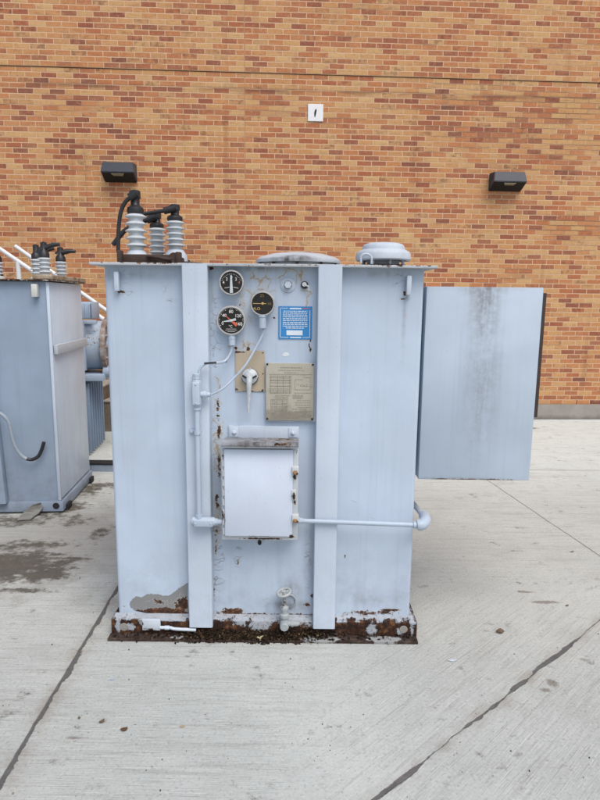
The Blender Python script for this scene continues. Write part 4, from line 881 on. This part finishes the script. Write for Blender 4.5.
# ------------------------------------------------------------ small things lying about
p = gr(28, 520)
bm = bmesh.new(); q = [gr(17, 521), gr(31, 520.5), gr(39, 513), gr(36, 509)]
bm2 = bmesh.new()
rows = []
A_ = [gr(17, 521.5)+Vector((0, 0, .004)), gr(32, 519.5)+Vector((0, 0, .004))]; 
rows = [[gr(17, 521.5)+Vector((0, 0, .006)), gr(31, 520.5)+Vector((0, 0, .006))], [gr(20, 519)+Vector((0, 0, .012)), gr(34, 518)+Vector((0, 0, .008))],
        [gr(25, 519)+Vector((0, .02, .055)), gr(38, 517)+Vector((0, .02, .02))], [gr(31, 519)+Vector((0, .05, .085)), gr(41, 516)+Vector((0, .06, .05))], [gr(35, 519)+Vector((0, .08, .085)), gr(41, 515)+Vector((0, .10, .055))]]
vs = [[bm2.verts.new(p_) for p_ in r_] for r_ in rows]
for r0, r1 in zip(vs, vs[1:]): bm2.faces.new((r0[0], r0[1], r1[1], r1[0]))
bmesh.ops.subdivide_edges(bm2, edges=bm2.edges[:], cuts=2)
ex = bmesh.ops.extrude_face_region(bm2, geom=bm2.faces[:]); bmesh.ops.translate(bm2, verts=[v for v in ex['geom'] if isinstance(v, bmesh.types.BMVert)], vec=(0, 0, .006))
bm.free(); o = obj('steel_scrap', bm2, metal('scrap_grey', (.20, .20, .185), .7, 0, .3, 30)); tag(o, 'bent grey scrap of sheet steel on the ground in front of the left transformer', 'scrap metal')
def pebble(u, v, r, name, label, cat, col, sq=(1, .8, .5), grp=None):
    p = gr(u, v); bm = bmesh.new(); bmesh.ops.create_icosphere(bm, subdivisions=2, radius=r)
    sd_ = random.random()*9
    for w_ in bm.verts: w_.co *= 1+.35*mn.noise(w_.co/r*1.3+Vector((sd_, 0, 0))); w_.co = Vector((w_.co.x*sq[0], w_.co.y*sq[1], w_.co.z*sq[2]))
    mz = min(w_.co.z for w_ in bm.verts)
    for w_ in bm.verts: w_.co.z -= mz
    o = obj(name, bm, metal(name+'_mat', col, .9, 0, .4, 90)); o.location = p; tag(o, label, cat, grp)
pebble(500, 633, .014, 'stone', 'small brown stone on the concrete to the right of the rusty base corner', 'stone', (.14, .10, .065), (1.2, .8, .75))
def flake(u, v, r, name, label, cat, col, asp=.5, curl=.3, rot=0):
    p = gr(u, v); bm = bmesh.new(); n = 11; ring = []
    cen = bm.verts.new((0, 0, .002+r*curl*.1))
    for k in range(n):
        a = 2*math.pi*k/n; q = r*random.uniform(.7, 1.1); x, y = q*math.cos(a), q*math.sin(a)*asp; ring.append(bm.verts.new((x, y, .002+curl*abs(x)*.5)))
    for k in range(n): bm.faces.new((cen, ring[k], ring[(k+1) % n]))
    ex = bmesh.ops.extrude_face_region(bm, geom=bm.faces[:]); bmesh.ops.translate(bm, verts=[v for v in ex['geom'] if isinstance(v, bmesh.types.BMVert)], vec=(0, 0, .0012))
    o = obj(name, bm, metal(name+'_mat', col, .8, 0, .35, 120)); o.location = p; o.rotation_euler = (0, 0, rot); tag(o, label, cat)
flake(452, 661, .019, 'paint_flake', 'pale blue paint flake on the concrete right of the base', 'paint flake', (.50, .56, .63), .4, .2)
flake(124, 730, .015, 'dead_leaf', 'dark brown dead leaf in the lower left beside the long joint', 'leaf', (.10, .055, .025), .6, .7, .3)
flake(102, 722, .012, 'dead_leaf', 'small brown dead leaf just up and left of the darker leaf near the long joint', 'leaf', (.13, .085, .05), .5, .6, 1.0)
flake(567, 606, .012, 'dead_leaf', 'brown dead leaf near the right edge above the slanting joint', 'leaf', (.14, .11, .07), .5, .5, .5)
flake(572, 552, .012, 'dead_leaf', 'tiny brown leaf by the thin crack at the right edge', 'leaf', (.16, .13, .09), .5, .5, .2)
flake(182, 727, .012, 'leaf_scrap', 'pale tan leaf scrap on the concrete below the rusty base', 'leaf', (.38, .28, .16), .4, .3, .2)
flake(112, 680, .012, 'paint_flake', 'blue grey paint flake on the concrete between the long joint and the base corner', 'paint flake', (.32, .42, .55), .3, .2)
flake(258, 635, .016, 'dead_leaf', 'pale yellow dead leaf caught on the rusty base flange left of the drain valve', 'leaf', (.45, .40, .24), .7, .8, .4)
COL.objects[-1].location = (at(260, 636, 2.535).x, 2.535, .016)
# leaf litter and grit packed along the base
bm = bmesh.new()
def chip(p, r, tilt=1.0):
    a = random.uniform(0, 6.28); n = Vector((random.gauss(0, .5)*tilt, random.gauss(0, .5)*tilt-.2, 1)).normalized(); x, y = frame_of(n)
    k = random.choice((3, 4, 5)); asp = random.uniform(.35, .9)
    vs = [bm.verts.new(p+(x*math.cos(a+2*math.pi*i/k)+y*math.sin(a+2*math.pi*i/k)*asp)*r*random.uniform(.7, 1.2)) for i in range(k)]; bm.faces.new(vs)
for i in range(5200):
    u = random.choice((random.gauss(245, 40), random.uniform(112, 415), random.gauss(225, 18), random.gauss(270, 24)))
    if not 110 < u < 416: continue
    dens = 1.0 if 185 < u < 335 else .25
    if random.random() > dens: continue
    clump = mn.noise(Vector((u*.09, 1.7, 0))); y = random.triangular(FLG-.004-.026*max(0, clump), WEB, FLG+.03); x = at(u, 640, y).x
    if 300 < u < 416 and random.random() < .6: y = WEB-abs(random.gauss(0, .012))
    base_z = .014 if y > FLG else .001; hmax = .036*max(0, min(1, (y-FLG)/.05))*(mn.noise(Vector((x*9, 0, 3)))*.8+.8)*(1 if dens == 1 else .4)
    chip(Vector((x, y, base_z+random.random()*hmax+.001)), random.uniform(.003, .010))
g = G('litter', .95, 0, .1); gi = g.nt.nodes.new('ShaderNodeNewGeometry'); g.color(g.ramp(gi.outputs['Random Per Island'], [(0, (.007, .006, .005)), (.5, (.018, .013, .009)), (.8, (.04, .026, .016)), (.96, (.09, .055, .03)), (1, (.26, .20, .12))]))
o = obj('leaf_litter', bm, g, smooth='flip'); tag(o, kind='stuff'); o['label'] = 'dark leaf litter and grit packed along the rusty base'; o['category'] = 'leaf litter'
# scattered grit over the slab
bm = bmesh.new()
for i in range(260):
    u, v = random.uniform(0, 600), random.uniform(440, 800); p = gr(u, v); s = random.uniform(.001, .0024)*(1+random.random()**8*1.5)
    if XL-.02 < p.x < XR+.02 and 2.5 < p.y < 3.7: continue
    bmesh.ops.create_icosphere(bm, subdivisions=1, radius=s, matrix=Matrix.Translation(p+Vector((0, 0, s*.5))) @ Matrix.Scale(random.uniform(.5, 1), 4, Vector((1, 0, 0))))
g = G('grit', .95, 0, .1); gi = g.nt.nodes.new('ShaderNodeNewGeometry'); g.color(g.ramp(gi.outputs['Random Per Island'], [(0, (.04, .035, .03)), (.5, (.12, .095, .07)), (1, (.3, .27, .22))]))
o = obj('grit', bm, g); tag(o, 'fine grit scattered over the concrete', 'grit', kind='stuff')
